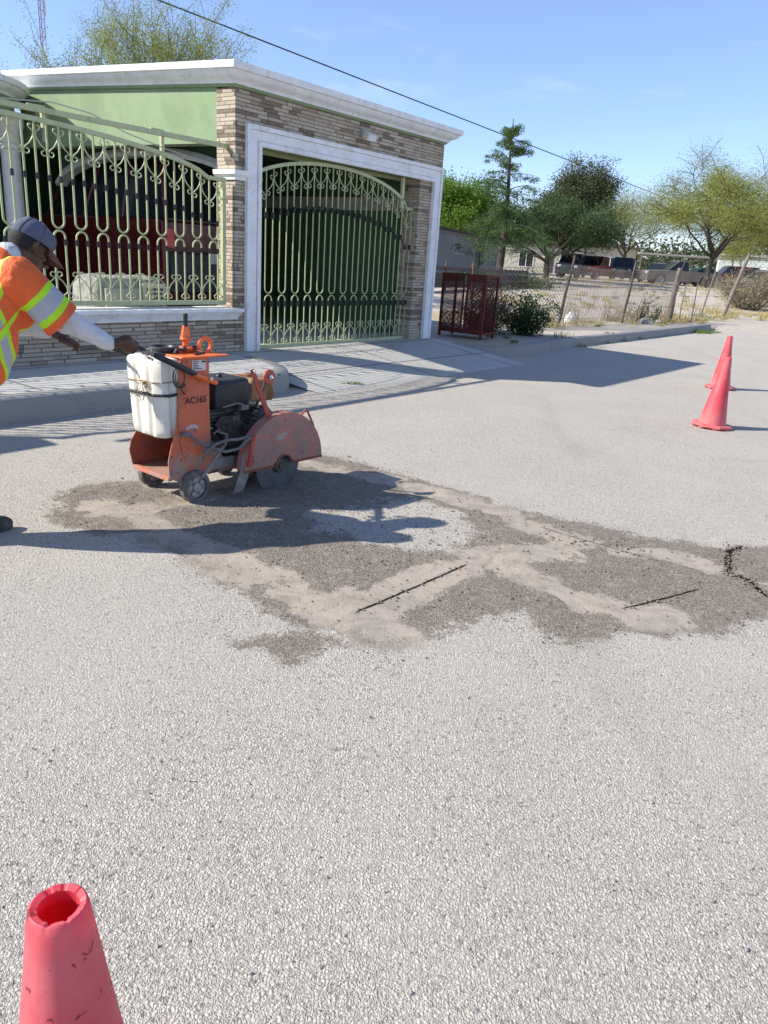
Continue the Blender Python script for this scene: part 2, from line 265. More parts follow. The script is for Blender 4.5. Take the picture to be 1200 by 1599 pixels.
# ------------------------------------------------------------------ mesh helpers
def link(o): COL.objects.link(o); return o
class MB:
    def __init__(s): s.v = []; s.f = []
    def add(s, vs, fs):
        b = len(s.v); s.v += [tuple(x) for x in vs]; s.f += [tuple(b+i for i in f) for f in fs]; return s
    def box(s, x0, x1, y0, y1, z0, z1, m=None):
        vs = [Vector((x, y, z)) for z in (z0, z1) for y in (y0, y1) for x in (x0, x1)]
        if m: vs = [m @ q for q in vs]
        return s.add(vs, [(0, 2, 3, 1), (4, 5, 7, 6), (0, 1, 5, 4), (2, 6, 7, 3), (0, 4, 6, 2), (1, 3, 7, 5)])
    def rings(s, rs, closed=False, cap=True):
        n = len(rs[0]); b = len(s.v)
        for r_ in rs: s.v += [tuple(q) for q in r_]
        m = len(rs)
        for i in range(m if closed else m-1):
            j = (i+1) % m
            for k in range(n):
                l = (k+1) % n; s.f.append((b+i*n+k, b+i*n+l, b+j*n+l, b+j*n+k))
        if cap and not closed:
            s.f.append(tuple(b+k for k in reversed(range(n)))); s.f.append(tuple(b+(m-1)*n+k for k in range(n)))
        return s
    def tube(s, pts, r, n=8, closed=False, cap=True, flat=1.0):
        pts = [Vector(p) for p in pts]; m = len(pts); rs = []
        rad = r if isinstance(r, (list, tuple)) else [r]*m
        t0 = (pts[1]-pts[0]).normalized()
        up = Vector((0, 0, 1)) if abs(t0.z) < .9 else Vector((1, 0, 0))
        nx = t0.cross(up).normalized()
        for i in range(m):
            if closed: t = (pts[(i+1) % m]-pts[i-1]).normalized()
            else: t = (pts[min(i+1, m-1)]-pts[max(i-1, 0)]).normalized()
            nx = (nx - t*nx.dot(t)); nx = nx.normalized() if nx.length > 1e-6 else t.orthogonal().normalized()
            ny = t.cross(nx)
            rs.append([pts[i]+(nx*math.cos(2*math.pi*k/n)+ny*flat*math.sin(2*math.pi*k/n))*rad[i] for k in range(n)])
        return s.rings(rs, closed, cap)
    def lathe(s, prof, n=24, m=None, cap=True, closed=False):
        rs = [[Vector((r_*math.cos(2*math.pi*k/n), r_*math.sin(2*math.pi*k/n), z)) for k in range(n)] for r_, z in prof]
        if m: rs = [[m @ q for q in r_] for r_ in rs]
        return s.rings(rs, closed, cap and not closed)
    def sphere(s, c, r, n=12, m=None):
        c = Vector(c); r3 = Vector(r) if isinstance(r, (tuple, list)) else Vector((r, r, r)); rs = []
        for i in range(1, n):
            a_ = math.pi*i/n; q = []
            for k in range(n*2 if n < 9 else n+4):
                kk = 2*math.pi*k/(n*2 if n < 9 else n+4)
                p = Vector((math.sin(a_)*math.cos(kk)*r3.x, math.sin(a_)*math.sin(kk)*r3.y, -math.cos(a_)*r3.z))
                if m: p = m @ p
                q.append(c+p)
            rs.append(q)
        return s.rings(rs)
    def prism(s, poly, y0, y1, axes='xz', m=None):
        def P(a_, b_, d):
            q = {'xz': (a_, d, b_), 'xy': (a_, b_, d), 'yz': (d, a_, b_)}[axes]; q = Vector(q)
            return m @ q if m else q
        return s.rings([[P(a_, b_, y0) for a_, b_ in poly], [P(a_, b_, y1) for a_, b_ in poly]])
    def build(s, name, m, parent=None, smooth=35, bevel=0, loc=None):
        me = bpy.data.meshes.new(name); me.from_pydata([tuple(q) for q in s.v], [], s.f); me.update()
        b = bmesh.new(); b.from_mesh(me); bmesh.ops.recalc_face_normals(b, faces=b.faces); b.to_mesh(me); b.free()
        me.materials.append(M[m] if isinstance(m, str) else m)
        if smooth:
            for p in me.polygons: p.use_smooth = True
            me.set_sharp_from_angle(angle=R(smooth))
        o = link(bpy.data.objects.new(name, me))
        if parent: o.parent = parent
        if loc: o.location = loc
        if bevel:
            q = o.modifiers.new('bevel', 'BEVEL'); q.width = bevel; q.segments = 2; q.limit_method = 'ANGLE'; q.angle_limit = R(40)
        return o
def empty(name, loc, rz=0.0):
    o = link(bpy.data.objects.new(name, None)); o.location = loc; o.rotation_euler = (0, 0, rz); o.empty_display_size = .2; return o
def tag(o, label=None, cat=None, group=None, kind=None):
    for k, v_ in (('label', label), ('category', cat), ('group', group), ('kind', kind)):
        if v_: o[k] = v_
    return o
def quads(name, c, ax, ay, m, parent=None):
    """many small leaf faces: centres c, half axes ax, ay"""
    n = len(c); v_ = np.empty((n, 4, 3)); v_[:, 0] = c-ax-ay*.25; v_[:, 1] = c-ay; v_[:, 2] = c+ax+ay*.2; v_[:, 3] = c+ay
    me = bpy.data.meshes.new(name); me.vertices.add(n*4); me.vertices.foreach_set('co', v_.ravel())
    me.loops.add(n*4); me.loops.foreach_set('vertex_index', np.arange(n*4)); me.polygons.add(n)
    me.polygons.foreach_set('loop_start', np.arange(0, n*4, 4)); me.polygons.foreach_set('loop_total', np.full(n, 4)); me.update(); me.validate()
    me.materials.append(M[m]); o = link(bpy.data.objects.new(name, me))
    if parent: o.parent = parent
    return o
def rand_axes(n, size, aspect=.45, down=None):
    a_ = rng.normal(size=(n, 3))
    if down is not None: a_ += np.array(down)
    a_ /= np.linalg.norm(a_, axis=1)[:, None]; b_ = np.cross(a_, rng.normal(size=(n, 3))); b_ /= np.linalg.norm(b_, axis=1)[:, None]+1e-9
    s_ = size*rng.uniform(.6, 1.35, (n, 1)); return a_*s_, b_*s_*aspect

# house frame: s along the gate front, t inwards, z up from the pavement
P0 = Vector((-1.962, 9.876, 0.2)); HU = Vector((.6, .8, 0)); HV = Vector((-.8, .6, 0)); HROT = math.atan2(.8, .6)
def HL(s_, t_, z=0.0): return P0+HU*s_+HV*t_+Vector((0, 0, z))

# ------------------------------------------------------------------ ground: road, lot, pavement, kerbs
def axis_coords(lo, a_, b_, hi, step, grow=1.35):
    mid = list(np.arange(a_, b_+1e-6, step)); l_ = []; x = a_; d = step
    while x > lo: d *= grow; x -= d; l_.append(max(x, lo))
    r_ = []; x = mid[-1]; d = step
    while x < hi: d *= grow; x += d; r_.append(min(x, hi))
    return np.array(sorted(set(l_))+mid+r_)
def grid_mesh(name, X, Y, Z):
    nx, ny = len(X), len(Y); gx, gy = np.meshgrid(X, Y); co = np.stack([gx, gy, Z(gx, gy)], -1).reshape(-1, 3)
    i = np.arange(nx-1)[None, :]+np.arange(ny-1)[:, None]*nx
    f = np.stack([i, i+1, i+1+nx, i+nx], -1).reshape(-1, 4)
    me = bpy.data.meshes.new(name); me.vertices.add(len(co)); me.vertices.foreach_set('co', co.ravel())
    me.loops.add(f.size); me.loops.foreach_set('vertex_index', f.ravel()); me.polygons.add(len(f))
    me.polygons.foreach_set('loop_start', np.arange(0, f.size, 4)); me.polygons.foreach_set('loop_total', np.full(len(f), 4))
    me.polygons.foreach_set('use_smooth', np.ones(len(f), bool)); me.update(); return me, co
def seg_dist(p, pts):
    d = np.full(len(p), 1e9)
    for a_, b_ in zip(pts[:-1], pts[1:]):
        a_ = np.array(a_); b_ = np.array(b_); ab = b_-a_
        t = np.clip(((p-a_)@ab)/(ab@ab+1e-12), 0, 1); d = np.minimum(d, np.linalg.norm(p-(a_+t[:, None]*ab), axis=1))
    return d
def poly_sdf(p, pts):
    d = seg_dist(p, list(pts)+[pts[0]]); ins = np.zeros(len(p), bool); q = np.array(pts)
    for k in range(len(q)):
        a_ = q[k]; b_ = q[k-1]
        c = ((a_[1] > p[:, 1]) != (b_[1] > p[:, 1])) & (p[:, 0] < (b_[0]-a_[0])*(p[:, 1]-a_[1])/(b_[1]-a_[1]+1e-12)+a_[0]); ins ^= c
    return np.where(ins, d, -d)
WET1 = [(-1.98, 4.26), (-1.89, 4.55), (-1.62, 4.66), (-1.18, 4.38), (-1.06, 4.68), (-0.89, 4.94), (-0.67, 5.58), (-0.43, 5.69), (-0.12, 5.43), (0.43, 5.0), (0.83, 4.67), (1.41, 4.33), (2.01, 4.17), (2.46, 4.31), (2.0, 3.36), (1.62, 3.08), (1.3, 2.99), (1.05, 2.99), (0.85, 2.81), (0.74, 2.86), (0.7, 3.08), (0.49, 3.03), (0.17, 2.78), (0.04, 2.67), (-0.11, 2.77), (-0.18, 2.78), (-0.47, 2.92), (-0.8, 3.27), (-1.26, 3.74), (-1.58, 3.68), (-1.8, 3.84)]
WET2 = [(-0.54, 2.65), (-0.39, 2.78), (-0.13, 2.82), (-0.07, 2.72), (-0.26, 2.6), (-0.29, 2.52), (-0.38, 2.55)]
DRY = [[(-0.04, 4.5), (0.16, 4.75), (0.48, 4.49), (0.55, 4.1), (0.36, 3.84), (0.15, 3.76), (-0.02, 3.84), (-0.2, 3.88), (-0.15, 4.18)],
       [(-0.46, 4.29), (-0.16, 4.48), (0.08, 4.4), (-0.14, 4.02), (-0.35, 3.97)]]
SLURRY = [([(-1.69, 4.14), (-1.19, 3.76), (-0.87, 3.54), (-0.53, 3.28), (-0.26, 3.04), (-0.09, 2.96), (0.03, 2.84)], .16),
          ([(-1.73, 4.16), (-1.49, 4.12), (-1.32, 4.28), (-1.09, 4.46)], .11), ([(-0.2, 3.09), (0.03, 3.16), (0.28, 3.46), (0.49, 3.73), (0.72, 3.86), (1.01, 3.92)], .15),
          ([(-0.06, 5.15), (0.42, 4.81), (0.81, 4.5), (1.07, 4.2), (1.33, 4.02), (1.67, 3.94), (1.81, 3.85)], .12),
          ([(0.63, 3.68), (0.84, 3.4), (1.03, 3.25), (1.18, 3.16), (1.33, 3.16)], .13), ([(1.94, 3.83), (2.07, 3.72), (2.11, 3.53)], .09),
          ([(0.86, 4.33), (1.11, 4.06), (1.29, 4.01)], .12), ([(-0.59, 5.36), (-0.2, 5.2), (0.07, 5.1)], .10)]
CUTS = [([(-0.1, 2.99), (0.03, 3.14), (0.21, 3.35), (0.46, 3.65)], .005), ([(1.14, 3.22), (1.29, 3.31), (1.45, 3.41), (1.63, 3.53)], .0048),
        ([(0.94, 4.32), (1.14, 4.16), (1.33, 4.03), (1.56, 3.85)], .0022), ([(2.15, 4.23), (2.02, 4.11), (1.92, 3.91), (1.88, 3.77), (1.94, 3.7), (1.95, 3.46)], .013)]
X = axis_coords(-120, -3.2, 3.4, 160, .05); Y = axis_coords(-40, .8, 6.6, 260, .05)
me, co = grid_mesh('road', X, Y, lambda x, y: 0*x); p2 = co[:, :2]
near = (np.abs(p2[:, 0]) < 4) & (p2[:, 1] < 8)
wet = np.zeros(len(co)); slu = np.zeros(len(co)); q = p2[near]
wv = np.clip(.5+np.maximum(poly_sdf(q, WET1), poly_sdf(q, WET2))/.26, 0, 1)
for d_ in DRY: wv = np.minimum(wv, np.clip(.5-poly_sdf(q, d_)/.36, 0, 1))
sv = np.zeros(len(q))
for pts, wd in SLURRY: sv = np.maximum(sv, np.clip(.5+(wd-seg_dist(q, pts))/.22, 0, 1))
wet[near] = wv; slu[near] = sv
cutd = np.ones(len(co)); cutd[near] = np.clip((np.min([seg_dist(q, c_[0]) for c_ in CUTS], axis=0)-.07)/.1, 0, 1)
# shallow relief where material has been broken up
for i in np.nonzero(near)[0]:
    x, y = p2[i]; co[i, 2] = cutd[i]*((.004*noise.noise((x*2.2, y*2.2, 0))) + wet[i]*(.013*noise.noise((x*6, y*6, 2))))
me.vertices.foreach_set('co', co.ravel())
ca = me.color_attributes.new('stain', 'FLOAT_COLOR', 'POINT'); ca.data.foreach_set('color', np.stack([slu, wet, 0*wet, 0*wet+1], -1).ravel())
me.materials.append(M['road']); tag(link(bpy.data.objects.new('road', me)), kind='structure')

def strip(pts, wd, z, seed, amp=.5):
    r_ = random.Random(seed); b = MB(); L_ = []; Rr = []
    P = []
    for a_, c in zip(pts[:-1], pts[1:]):
        n_ = max(2, int((Vector(c)-Vector(a_)).length/.012))
        for i in range(n_): P.append(Vector(a_).lerp(Vector(c), i/n_))
    P.append(Vector(pts[-1]))
    for i, p in enumerate(P):
        t = (P[min(i+1, len(P)-1)]-P[max(0, i-1)]).normalized(); nn = Vector((-t.y, t.x)); e = min(1, (i+.3)/5, (len(P)-i-.7)/5)
        j = noise.noise((i*.13, seed, 0))*wd*amp*1.6
        L_.append(p+nn*(wd*e*(1+r_.uniform(-amp, amp))+j)); Rr.append(p-nn*(wd*e*(1+r_.uniform(-amp, amp))-j))
    n_ = len(P); b.add([(q_.x, q_.y, z) for q_ in L_+Rr], [(i, i+1, n_+i+1, n_+i) for i in range(n_-1)]); return b
for k_, (pts, wd) in enumerate(CUTS):
    tag(strip(pts, wd, .0025, k_, .9 if wd > .01 else .3).build('saw_cut' if wd < .015 else 'crack', 'sawcut', smooth=0), kind='structure')  # flat strips; the dark colour stands in for shade inside the grooves

def sstep(x): x = np.clip(x, 0, 1); return x*x*(3-2*x)
def lotz(sx, ty):
    te = np.where(sx < 4.15, .25, np.where(sx < 17.5, -1.0, -1.0-(sx-17.5)/.75)); wd = np.where(sx < 16.5, .12, np.clip((sx-16.5)*.8, .12, 2.2))
    z = -.26+.20*sstep((ty-te)/wd+.3)+.03*np.where(ty > te, np.sin(sx*.7+np.sin(ty))*np.sin(ty*.53+1), 0)*np.clip((sx-5)/10, 0, 1)
    return z+.62*sstep((np.hypot(sx+6.7, ty+7.5)-25)/34)*(ty > te)
Xs = axis_coords(-150, 3.6, 22, 320, .2, 1.22); Ys = axis_coords(-160, -6, 8, 320, .2, 1.22)
me, co = grid_mesh('ground', Xs, Ys, lotz)
me.materials.append(M['dirt']); g_ = tag(link(bpy.data.objects.new('ground', me)), kind='structure'); g_.location = P0; g_.rotation_euler = (0, 0, HROT)
def ground_z(x, y):
    d_ = Vector((x, y, 0))-P0; s_ = d_.x*.6+d_.y*.8; t_ = -d_.x*.8+d_.y*.6
    return float(lotz(np.array([s_]), np.array([t_]))[0])+.2

def hstruct(name, mb, m, kind='structure', **kw):
    o = mb.build(name, m, **kw); o.location = P0; o.rotation_euler = (0, 0, HROT); tag(o, kind=kind); return o
def smooth_poly(pts, it=2):
    for _ in range(it):
        q_ = [pts[0]]
        for a_, b_ in zip(pts[:-1], pts[1:]):
            q_ += [(a_[0]*.75+b_[0]*.25, a_[1]*.75+b_[1]*.25), (a_[0]*.25+b_[0]*.75, a_[1]*.25+b_[1]*.75)]
        pts = q_+[pts[-1]]
    return pts
edge = smooth_poly([(-14, -1.38), (-2.6, -1.40), (-1.75, -1.60), (-1.15, -1.66), (-.72, -1.52), (-.42, -1.22), (-.28, -.8), (-.2, -.35), (-.16, .1)])
hstruct('pavement', MB().prism(edge+[(-14, .1)], -.23, 0.0, 'xy'), 'pavement', bevel=.02)
# kerb stones: a wide lip along the pavement edge, standing 4 mm proud
def kerb(name, path, wd, z0, z1, inward=1):
    rs = []
    for i, p in enumerate(path):
        a_ = Vector(path[max(0, i-1)]); c = Vector(path[min(len(path)-1, i+1)]); t = (c-a_).normalized(); nn = Vector((-t.y, t.x))*inward; p = Vector(p)
        jj = .008*noise.noise((p.x*1.7, p.y*1.7, 5))
        o_ = p-nn*.03; i_ = p+nn*wd; m_ = p-nn*.004
        rs.append([(o_.x, o_.y, z0), (m_.x, m_.y, z1-.03+jj), (m_.x+nn.x*.03, m_.y+nn.y*.03, z1+jj), (i_.x, i_.y, z1+jj), (i_.x, i_.y, z0)])
    return hstruct(name, MB().rings(rs), 'kerb', smooth=50)
kerb('kerb', [(a_, b_-.005) for a_, b_ in edge[:-6]], .16, -.23, .006)
def resamp(path, st):
    out = []
    for a_, b_ in zip(path[:-1], path[1:]):
        n_ = max(1, int((Vector(b_)-Vector(a_)).length/st)); out += [tuple(Vector(a_).lerp(Vector(b_), i/n_)) for i in range(n_)]
    return out+[path[-1]]
rk = smooth_poly([(4.22, -.05), (4.2, -.6), (4.3, -1.05), (4.75, -1.28), (5.7, -1.28), (7.0, -1.12), (8.2, -1.05), (11.4, -1.08), (14.5, -1.04), (17.6, -1.0)])
kerb('kerb', resamp(rk, .3), .17, -.23, -.03)
# driveway apron: ramps from the road up to the gate
rs = []
for t_, z in ((.3, .002), (0, .0), (-.35, -.02), (-.8, -.07), (-1.3, -.14), (-1.7, -.186), (-1.86, -.196), (-1.9, -.21)):
    rs.append([(-.45-(.0 if t_ > -1 else .12), t_, z), (4.3, t_, z), (4.3, t_, -.24), (-.45, t_, -.24)])
hstruct('driveway', MB().rings(rs), 'drive', smooth=60)

# ------------------------------------------------------------------ the house
house = tag(empty('house', P0, HROT), 'green single storey house with white cornice and brown split stone gate front', 'house')
def hp(name, mb, m, parent=None, **kw): return mb.build(name, m, parent or house, **kw)
RISE = .054                                                     # the roof rises away from the gate front
def rz_(t_): return max(0, t_)*RISE
hp('stone_pier', MB().box(-.15, .2, 0, .33, 0, 3.02), 'stone')
hp('stone_pier', MB().box(3.62, 4.2, 0, .33, 0, 3.02), 'stone')
hp('stone_header', MB().box(.2, 3.62, .004, .33, 2.5, 3.018), 'stone')
hp('low_wall', MB().box(-6.2, -.152, .006, .15, -.02, .41), 'stone')
hp('low_wall', MB().box(-9.5, -6.2, 0, .3, -.02, 2.10), 'stone')
def mould(prof, path, m=None):
    """profile (outward, up) swept along a path of (s, t, z) with mitred corners; outward is to the right of travel"""
    rs = []
    for i, p in enumerate(path):
        p = Vector(p); d = []
        if i > 0: d.append((p-Vector(path[i-1])).xy.normalized())
        if i < len(path)-1: d.append((Vector(path[i+1])-p).xy.normalized())
        nn = [Vector((q_.y, -q_.x)) for q_ in d]; b_ = sum(nn, Vector((0, 0))); b_ = b_/max(.2, b_.dot(nn[0])) if len(nn) > 1 else nn[0]
        rs.append([(p.x+b_.x*o_, p.y+b_.y*o_, p.z+u_) for o_, u_ in prof])
    return MB().rings(rs)
corn = [(-.02, 0), (.05, 0), (.058, .022), (.075, .04), (.12, .058), (.155, .085), (.172, .115), (.20, .122), (.205, .135), (.205, .195), (-.02, .20)]
cpath = [(-.15, 4.95, 3.045+rz_(5)), (-.15, 0, 3.045), (4.2, 0, 3.045), (4.2, 7.5, 3.045+rz_(7.5))]
hp('cornice', mould(corn, cpath), 'white', smooth=28)
hp('fascia', mould([(-.02, -.026), (.02, -.026), (.035, -.001), (-.02, -.001)], cpath), 'green', smooth=0)
hp('roof', MB().rings([[(s_, t_, 3.06+rz_(t_)) for s_, t_ in ((-.16, -.01), (4.21, -.01), (4.21, 7.5), (-.16, 7.5))], [(s_, t_, 3.20+rz_(t_)) for s_, t_ in ((-.16, -.01), (4.21, -.01), (4.21, 7.5), (-.16, 7.5))]]), 'cream')
# green beam wall over the side arches, facing the patio
hp('green_wall', MB().rings([[(-.13, .33, 2.44), (.08, .33, 2.44), (.08, .33, 3.04), (-.13, .33, 3.04)], [(-.13, 4.9, 2.50), (.08, 4.9, 2.50), (.08, 4.9, 3.04+rz_(4.9)), (-.13, 4.9, 3.04+rz_(4.9))]]), 'green')
# recessed spandrel panel with its arch moulding
def archz(t_, t0=.33, t1=4.55, spring=2.02, rise=.47):
    c = (t0+t1)/2; h_ = (t1-t0)/2; x = min(1, abs((t_-c)/h_)); return spring+rise*math.sqrt(max(0, 1-x*x*.97))
N_ = 40; ts = [.33+(4.55-.33)*i/N_ for i in range(N_+1)]
hp('spandrel_wall', MB().rings([[(.24, t_, archz(t_)), (.34, t_, archz(t_)), (.34, t_, 3.0), (.24, t_, 3.0)] for t_ in ts]), 'shadegreen')
hp('arch_moulding', MB().rings([[(.17, t_, archz(t_)-.11), (.35, t_, archz(t_)-.11), (.35, t_, archz(t_)+.002), (.19, t_, archz(t_)+.002), (.17, t_, archz(t_)-.03), (.15, t_, archz(t_)-.06)] for t_ in ts]), 'arch', smooth=30)
# capital on the pier
cap = [(.0, 0), (.02, 0), (.025, .03), (.06, .06), (.065, .11), (0, .11)]
hp('pier_capital', mould(cap, [(-.152, .33, 2.03), (-.152, -.002, 2.03), (-.02, -.002, 2.03), (-.02, .02, 2.03)]), 'white', smooth=30)
# sill along the low wall
hp('sill', mould([(-.14, 0), (.015, 0), (.03, .05), (.055, .075), (.075, .10), (.075, .135), (-.16, .15)], [(-6.2, .004, .405), (-.13, .004, .405), (-.13, .2, .405)]), 'white', smooth=30)
# white casing round the gate opening
def casing(i0, i1, y):
    o_ = [(i0, 0), (i0, 2.67-i0), (4.17-i0, 2.67-i0), (4.17-i0, 0)]; n_ = [(i1, 0), (i1, 2.67-i1), (4.17-i1, 2.67-i1), (4.17-i1, 0)]
    return [[(a_[0], .0, a_[1]), (a_[0], y, a_[1]), (c[0], y, c[1]), (c[0], .0, c[1])] for a_, c in zip(o_, n_)]
mb = MB()
for i0, i1, y in ((0, .232, -.028), (.002, .055, -.055), (.06, .17, -.043), (.175, .23, -.062)): mb.rings(casing(i0, i1, y))
hp('gate_casing', mb, 'white', bevel=.004)
hp('gate_soffit', MB().box(.2, 3.62, .008, .328, 2.46, 2.499), 'green')
# the carport behind
hp('floor', MB().box(-9, 4.05, .31, 7.6, -.08, .006), 'pavement')
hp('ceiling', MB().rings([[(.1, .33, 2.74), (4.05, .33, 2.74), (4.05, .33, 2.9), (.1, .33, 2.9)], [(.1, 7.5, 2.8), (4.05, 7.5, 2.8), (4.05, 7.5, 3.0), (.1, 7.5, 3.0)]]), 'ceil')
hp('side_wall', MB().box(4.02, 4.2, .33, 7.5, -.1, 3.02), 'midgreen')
hp('back_wall', MB().box(-.14, 4.02, 7.3, 7.5, -.1, 2.9), 'shadegreen')
hp('wall_moulding', mould([(0, 0), (.03, 0), (.04, .05), (.07, .09), (.07, .16), (.09, .2), (0, .2)], [(4.02, .33, 2.0), (4.02, 6.9, 2.0)][::-1]), 'arch', smooth=30)
hp('gate_rail', MB().box(.0, 3.95, .36, .42, 2.42, 2.47), 'iron')
# curved porch roof, column and back wall with deep shade put into its colour
cx_, ct_, rr_ = -1.75, 5.1, 1.45
arc = [(cx_+rr_*math.cos(R(a_)), ct_+rr_*math.sin(R(a_)), 3.04) for a_ in range(-176, 12, 8)]
hp('porch_cornice', mould(corn, [(-3.4, 5.2, 3.04)]+arc), 'white', smooth=28)
hp('porch_roof', MB().prism([(a_[0], a_[1]) for a_ in arc]+[(-.3, 7.4), (-9, 7.4), (-9, 5.15), (-3.3, 5.15)], 2.86, 3.2, 'xy'), 'green')
hp('porch_wall', MB().box(-9, -.14, 7.3, 7.5, -.1, 2.9), 'shadegreen')
colp = [(.19, 0), (.19, .18), (.15, .22), (.145, .3), (.135, 2.35), (.14, 2.42), (.17, 2.44), (.17, 2.5), (.15, 2.52), (.155, 2.62), (.20, 2.72), (.22, 2.76), (.22, 2.87)]
for s_, t_ in ((-.42, 4.75), (-3.2, 5.0)): hp('column', MB().lathe(colp, 28), 'white', loc=(s_, t_, 0))
hp('downspout_box', MB().box(-.22, -.13, 4.1, 4.3, 2.82, 3.0).tube([(-.17, 4.2, 2.84), (-.17, 4.2, 2.55)], .03), 'arch')

# ------------------------------------------------------------------ wrought iron
def curl(cx, cz, r0, a0, turns, sgn, n=9):
    """spiral starting at angle a0 with radius r0, tightening"""
    return [(cx+r0*(1-.62*i/n)*math.cos(a0+sgn*turns*2*math.pi*i/n), cz+r0*(1-.62*i/n)*math.sin(a0+sgn*turns*2*math.pi*i/n)) for i in range(n+1)]
def lyre(x, z, wd, h, sg, up=1):
    """one S scroll leaving the bar foot at (x, z) and curling at both ends"""
    p = curl(x+sg*wd*.30, z+up*h*.11, wd*.22, math.pi*.5 if up > 0 else -math.pi*.5, .62, -sg*up, 6)[::-1]
    p = [(a_, b_) for a_, b_ in p]
    p += [(x+sg*wd*.08, z+up*h*.28), (x+sg*wd*.16, z+up*h*.44), (x+sg*wd*.46, z+up*h*.62), (x+sg*wd*.78, z+up*h*.72)][:4]
    c = curl(x+sg*wd*.68, z+up*h*.84, wd*.30, 0 if sg > 0 else math.pi, .78, sg*up, 8)
    return p+c
def ironwork(root, y, s0, s1, zb, top, zm, period=.245, sc_top=.30, sc_bot=.25, col_drop=.57, col_low=.135, rb=.0106, cs=1.0):
    RB = rb
    frame = MB(); n_ = 48; topline = [(s0+(s1-s0)*i/n_, y, top(s0+(s1-s0)*i/n_)) for i in range(n_+1)]
    frame.rings([[(a_, y-.02, c-.022), (a_, y+.02, c-.022), (a_, y+.02, c+.022), (a_, y-.02, c+.022)] for a_, _, c in topline])
    frame.box(s0, s1, y-.0185, y+.0185, zb-.025, zb+.025)
    for q_ in (s0, s1): frame.box(q_-.025, q_+.025, y-.0215, y+.0215, zb-.027, top(q_)+.021)
    frame.build('gate_frame', 'iron', root)
    npair = int(round((s1-s0-.05)/period)); per = (s1-s0-.05)/npair
    for k_ in range(npair):
        c = s0+.025+per*(k_+.5); h_ = per/4; zt = top(c)
        xl, xr = c-h_, c+h_; b = MB()
        up = [(xl, y, top(xl)), (xl, y, zm+h_+.004)]+[(c-h_*math.cos(a_), y, zm+h_+.004-h_*math.sin(a_)) for a_ in np.linspace(.3, math.pi-.3, 7)]+[(xr, y, zm+h_+.004), (xr, y, top(xr))]
        lo = [(xl, y, zb), (xl, y, zm-h_-.02)]+[(c-h_*math.cos(a_), y, zm-h_-.02+h_*math.sin(a_)) for a_ in np.linspace(.3, math.pi-.3, 7)]+[(xr, y, zm-h_-.02), (xr, y, zb)]
        bu = MB().tube(up, RB, 6, cap=False).build('bar', 'iron', root, smooth=60); bl_ = MB().tube(lo, RB, 6, cap=False).build('bar', 'iron', root, smooth=60)
        for x in (xl, xr):
            for z, pb in ((top(c)-col_drop, bu), (zb+(zm-zb)-col_low-.03, bl_)):
                MB().lathe([(rb, -.03*cs), (.019*cs, -.026*cs), (.019*cs, -.016*cs), (.0135*cs, -.013*cs), (.0135*cs, -.007*cs), (.0205*cs, -.005*cs), (.0205*cs, .005*cs), (.0135*cs, .007*cs), (.0135*cs, .013*cs), (.019*cs, .016*cs), (.019*cs, .026*cs), (rb, .03*cs)], 8, Matrix.Translation((x, y, z))).build('collar', 'collar', pb, smooth=40)
        wd = per/2
        for sg in (-1, 1):
            MB().tube([(a_, y, z) for a_, z in lyre(c+per*.25, zb+.03, wd*.98, sc_bot, sg, 1)], .0066, 5).build('scroll', 'iron', bl_, smooth=60)
            zt_ = min(top(c), top(c+sg*wd))-.03
            MB().tube([(a_, y, z) for a_, z in lyre(c+per*.25, zt_, wd*.98, sc_top, sg, -1)], .0066, 5).build('scroll', 'iron', bu, smooth=60)
gate = tag(empty('sliding_gate', P0, HROT), 'tall arched cream green iron sliding gate inside the white framed opening', 'gate')
gtop = lambda s_: 2.005+.40*max(0, 1-((s_-1.78)/1.68)**2)**.62 if abs(s_-1.78) < 1.68 else 2.005
ironwork(gate, .12, -.12, 3.70, .02, gtop, .71, sc_top=.27, sc_bot=.27, col_drop=.57, col_low=.10, rb=.009, cs=1.3)
MB().box(3.30, 3.36, .10, .14, 2.0, 2.44).build('hanger', 'iron', gate)
for x in (.5, 3.3): MB().lathe([(.0, -.012), (.035, -.012), (.035, .012), (0, .012)], 14, Matrix.Translation((x, .12, -.0)) @ Matrix.Rotation(R(90), 4, 'X')).build('wheel', 'steel', gate)
gr = tag(empty('iron_grille', P0+Vector((0, 0, .55)), HROT), 'long arched cream green iron grille on the white sill beside the pier', 'grille')
ztop = lambda s_: 2.02+.29*max(0, 1-((s_+3.13)/2.62)**2)**.6 if abs(s_+3.13) < 2.62 else 2.02
gh = empty('x', (0, 0, 0)); bpy.data.objects.remove(gh)
ironwork(gr, .10, -6.0, -.25, .0+.605-.55, lambda s_: ztop(s_)-.55, 1.335-.55, sc_top=.30, sc_bot=.30, col_drop=.50, col_low=.10)
gb = MB()
gb.box(-6.1, -.14, .12, .16, 2.37-.55, 2.42-.55)
gb.build('sliding_rail', 'iron', gr)
for x in (-2.42, -1.05): MB().box(x-.02, x+.02, .165, .20, ztop(x)-.60, 2.44-.55).box(x-.15, x+.02, .162, .20, 2.422-.55, 2.44-.55).build('bracket', 'iron', gr)
tag(MB().tube([HL(-2.9, .2, 2.43), HL(-2.3, .2, 2.49), HL(-1.9, .19, 2.46), HL(-1.5, .18, 2.34), HL(-1.05, .17, 2.26), HL(-.75, .15, 2.22)], .006, 5).build('cable', 'arch'), 'thin loose cable drooping over the top of the iron grille', 'cable')

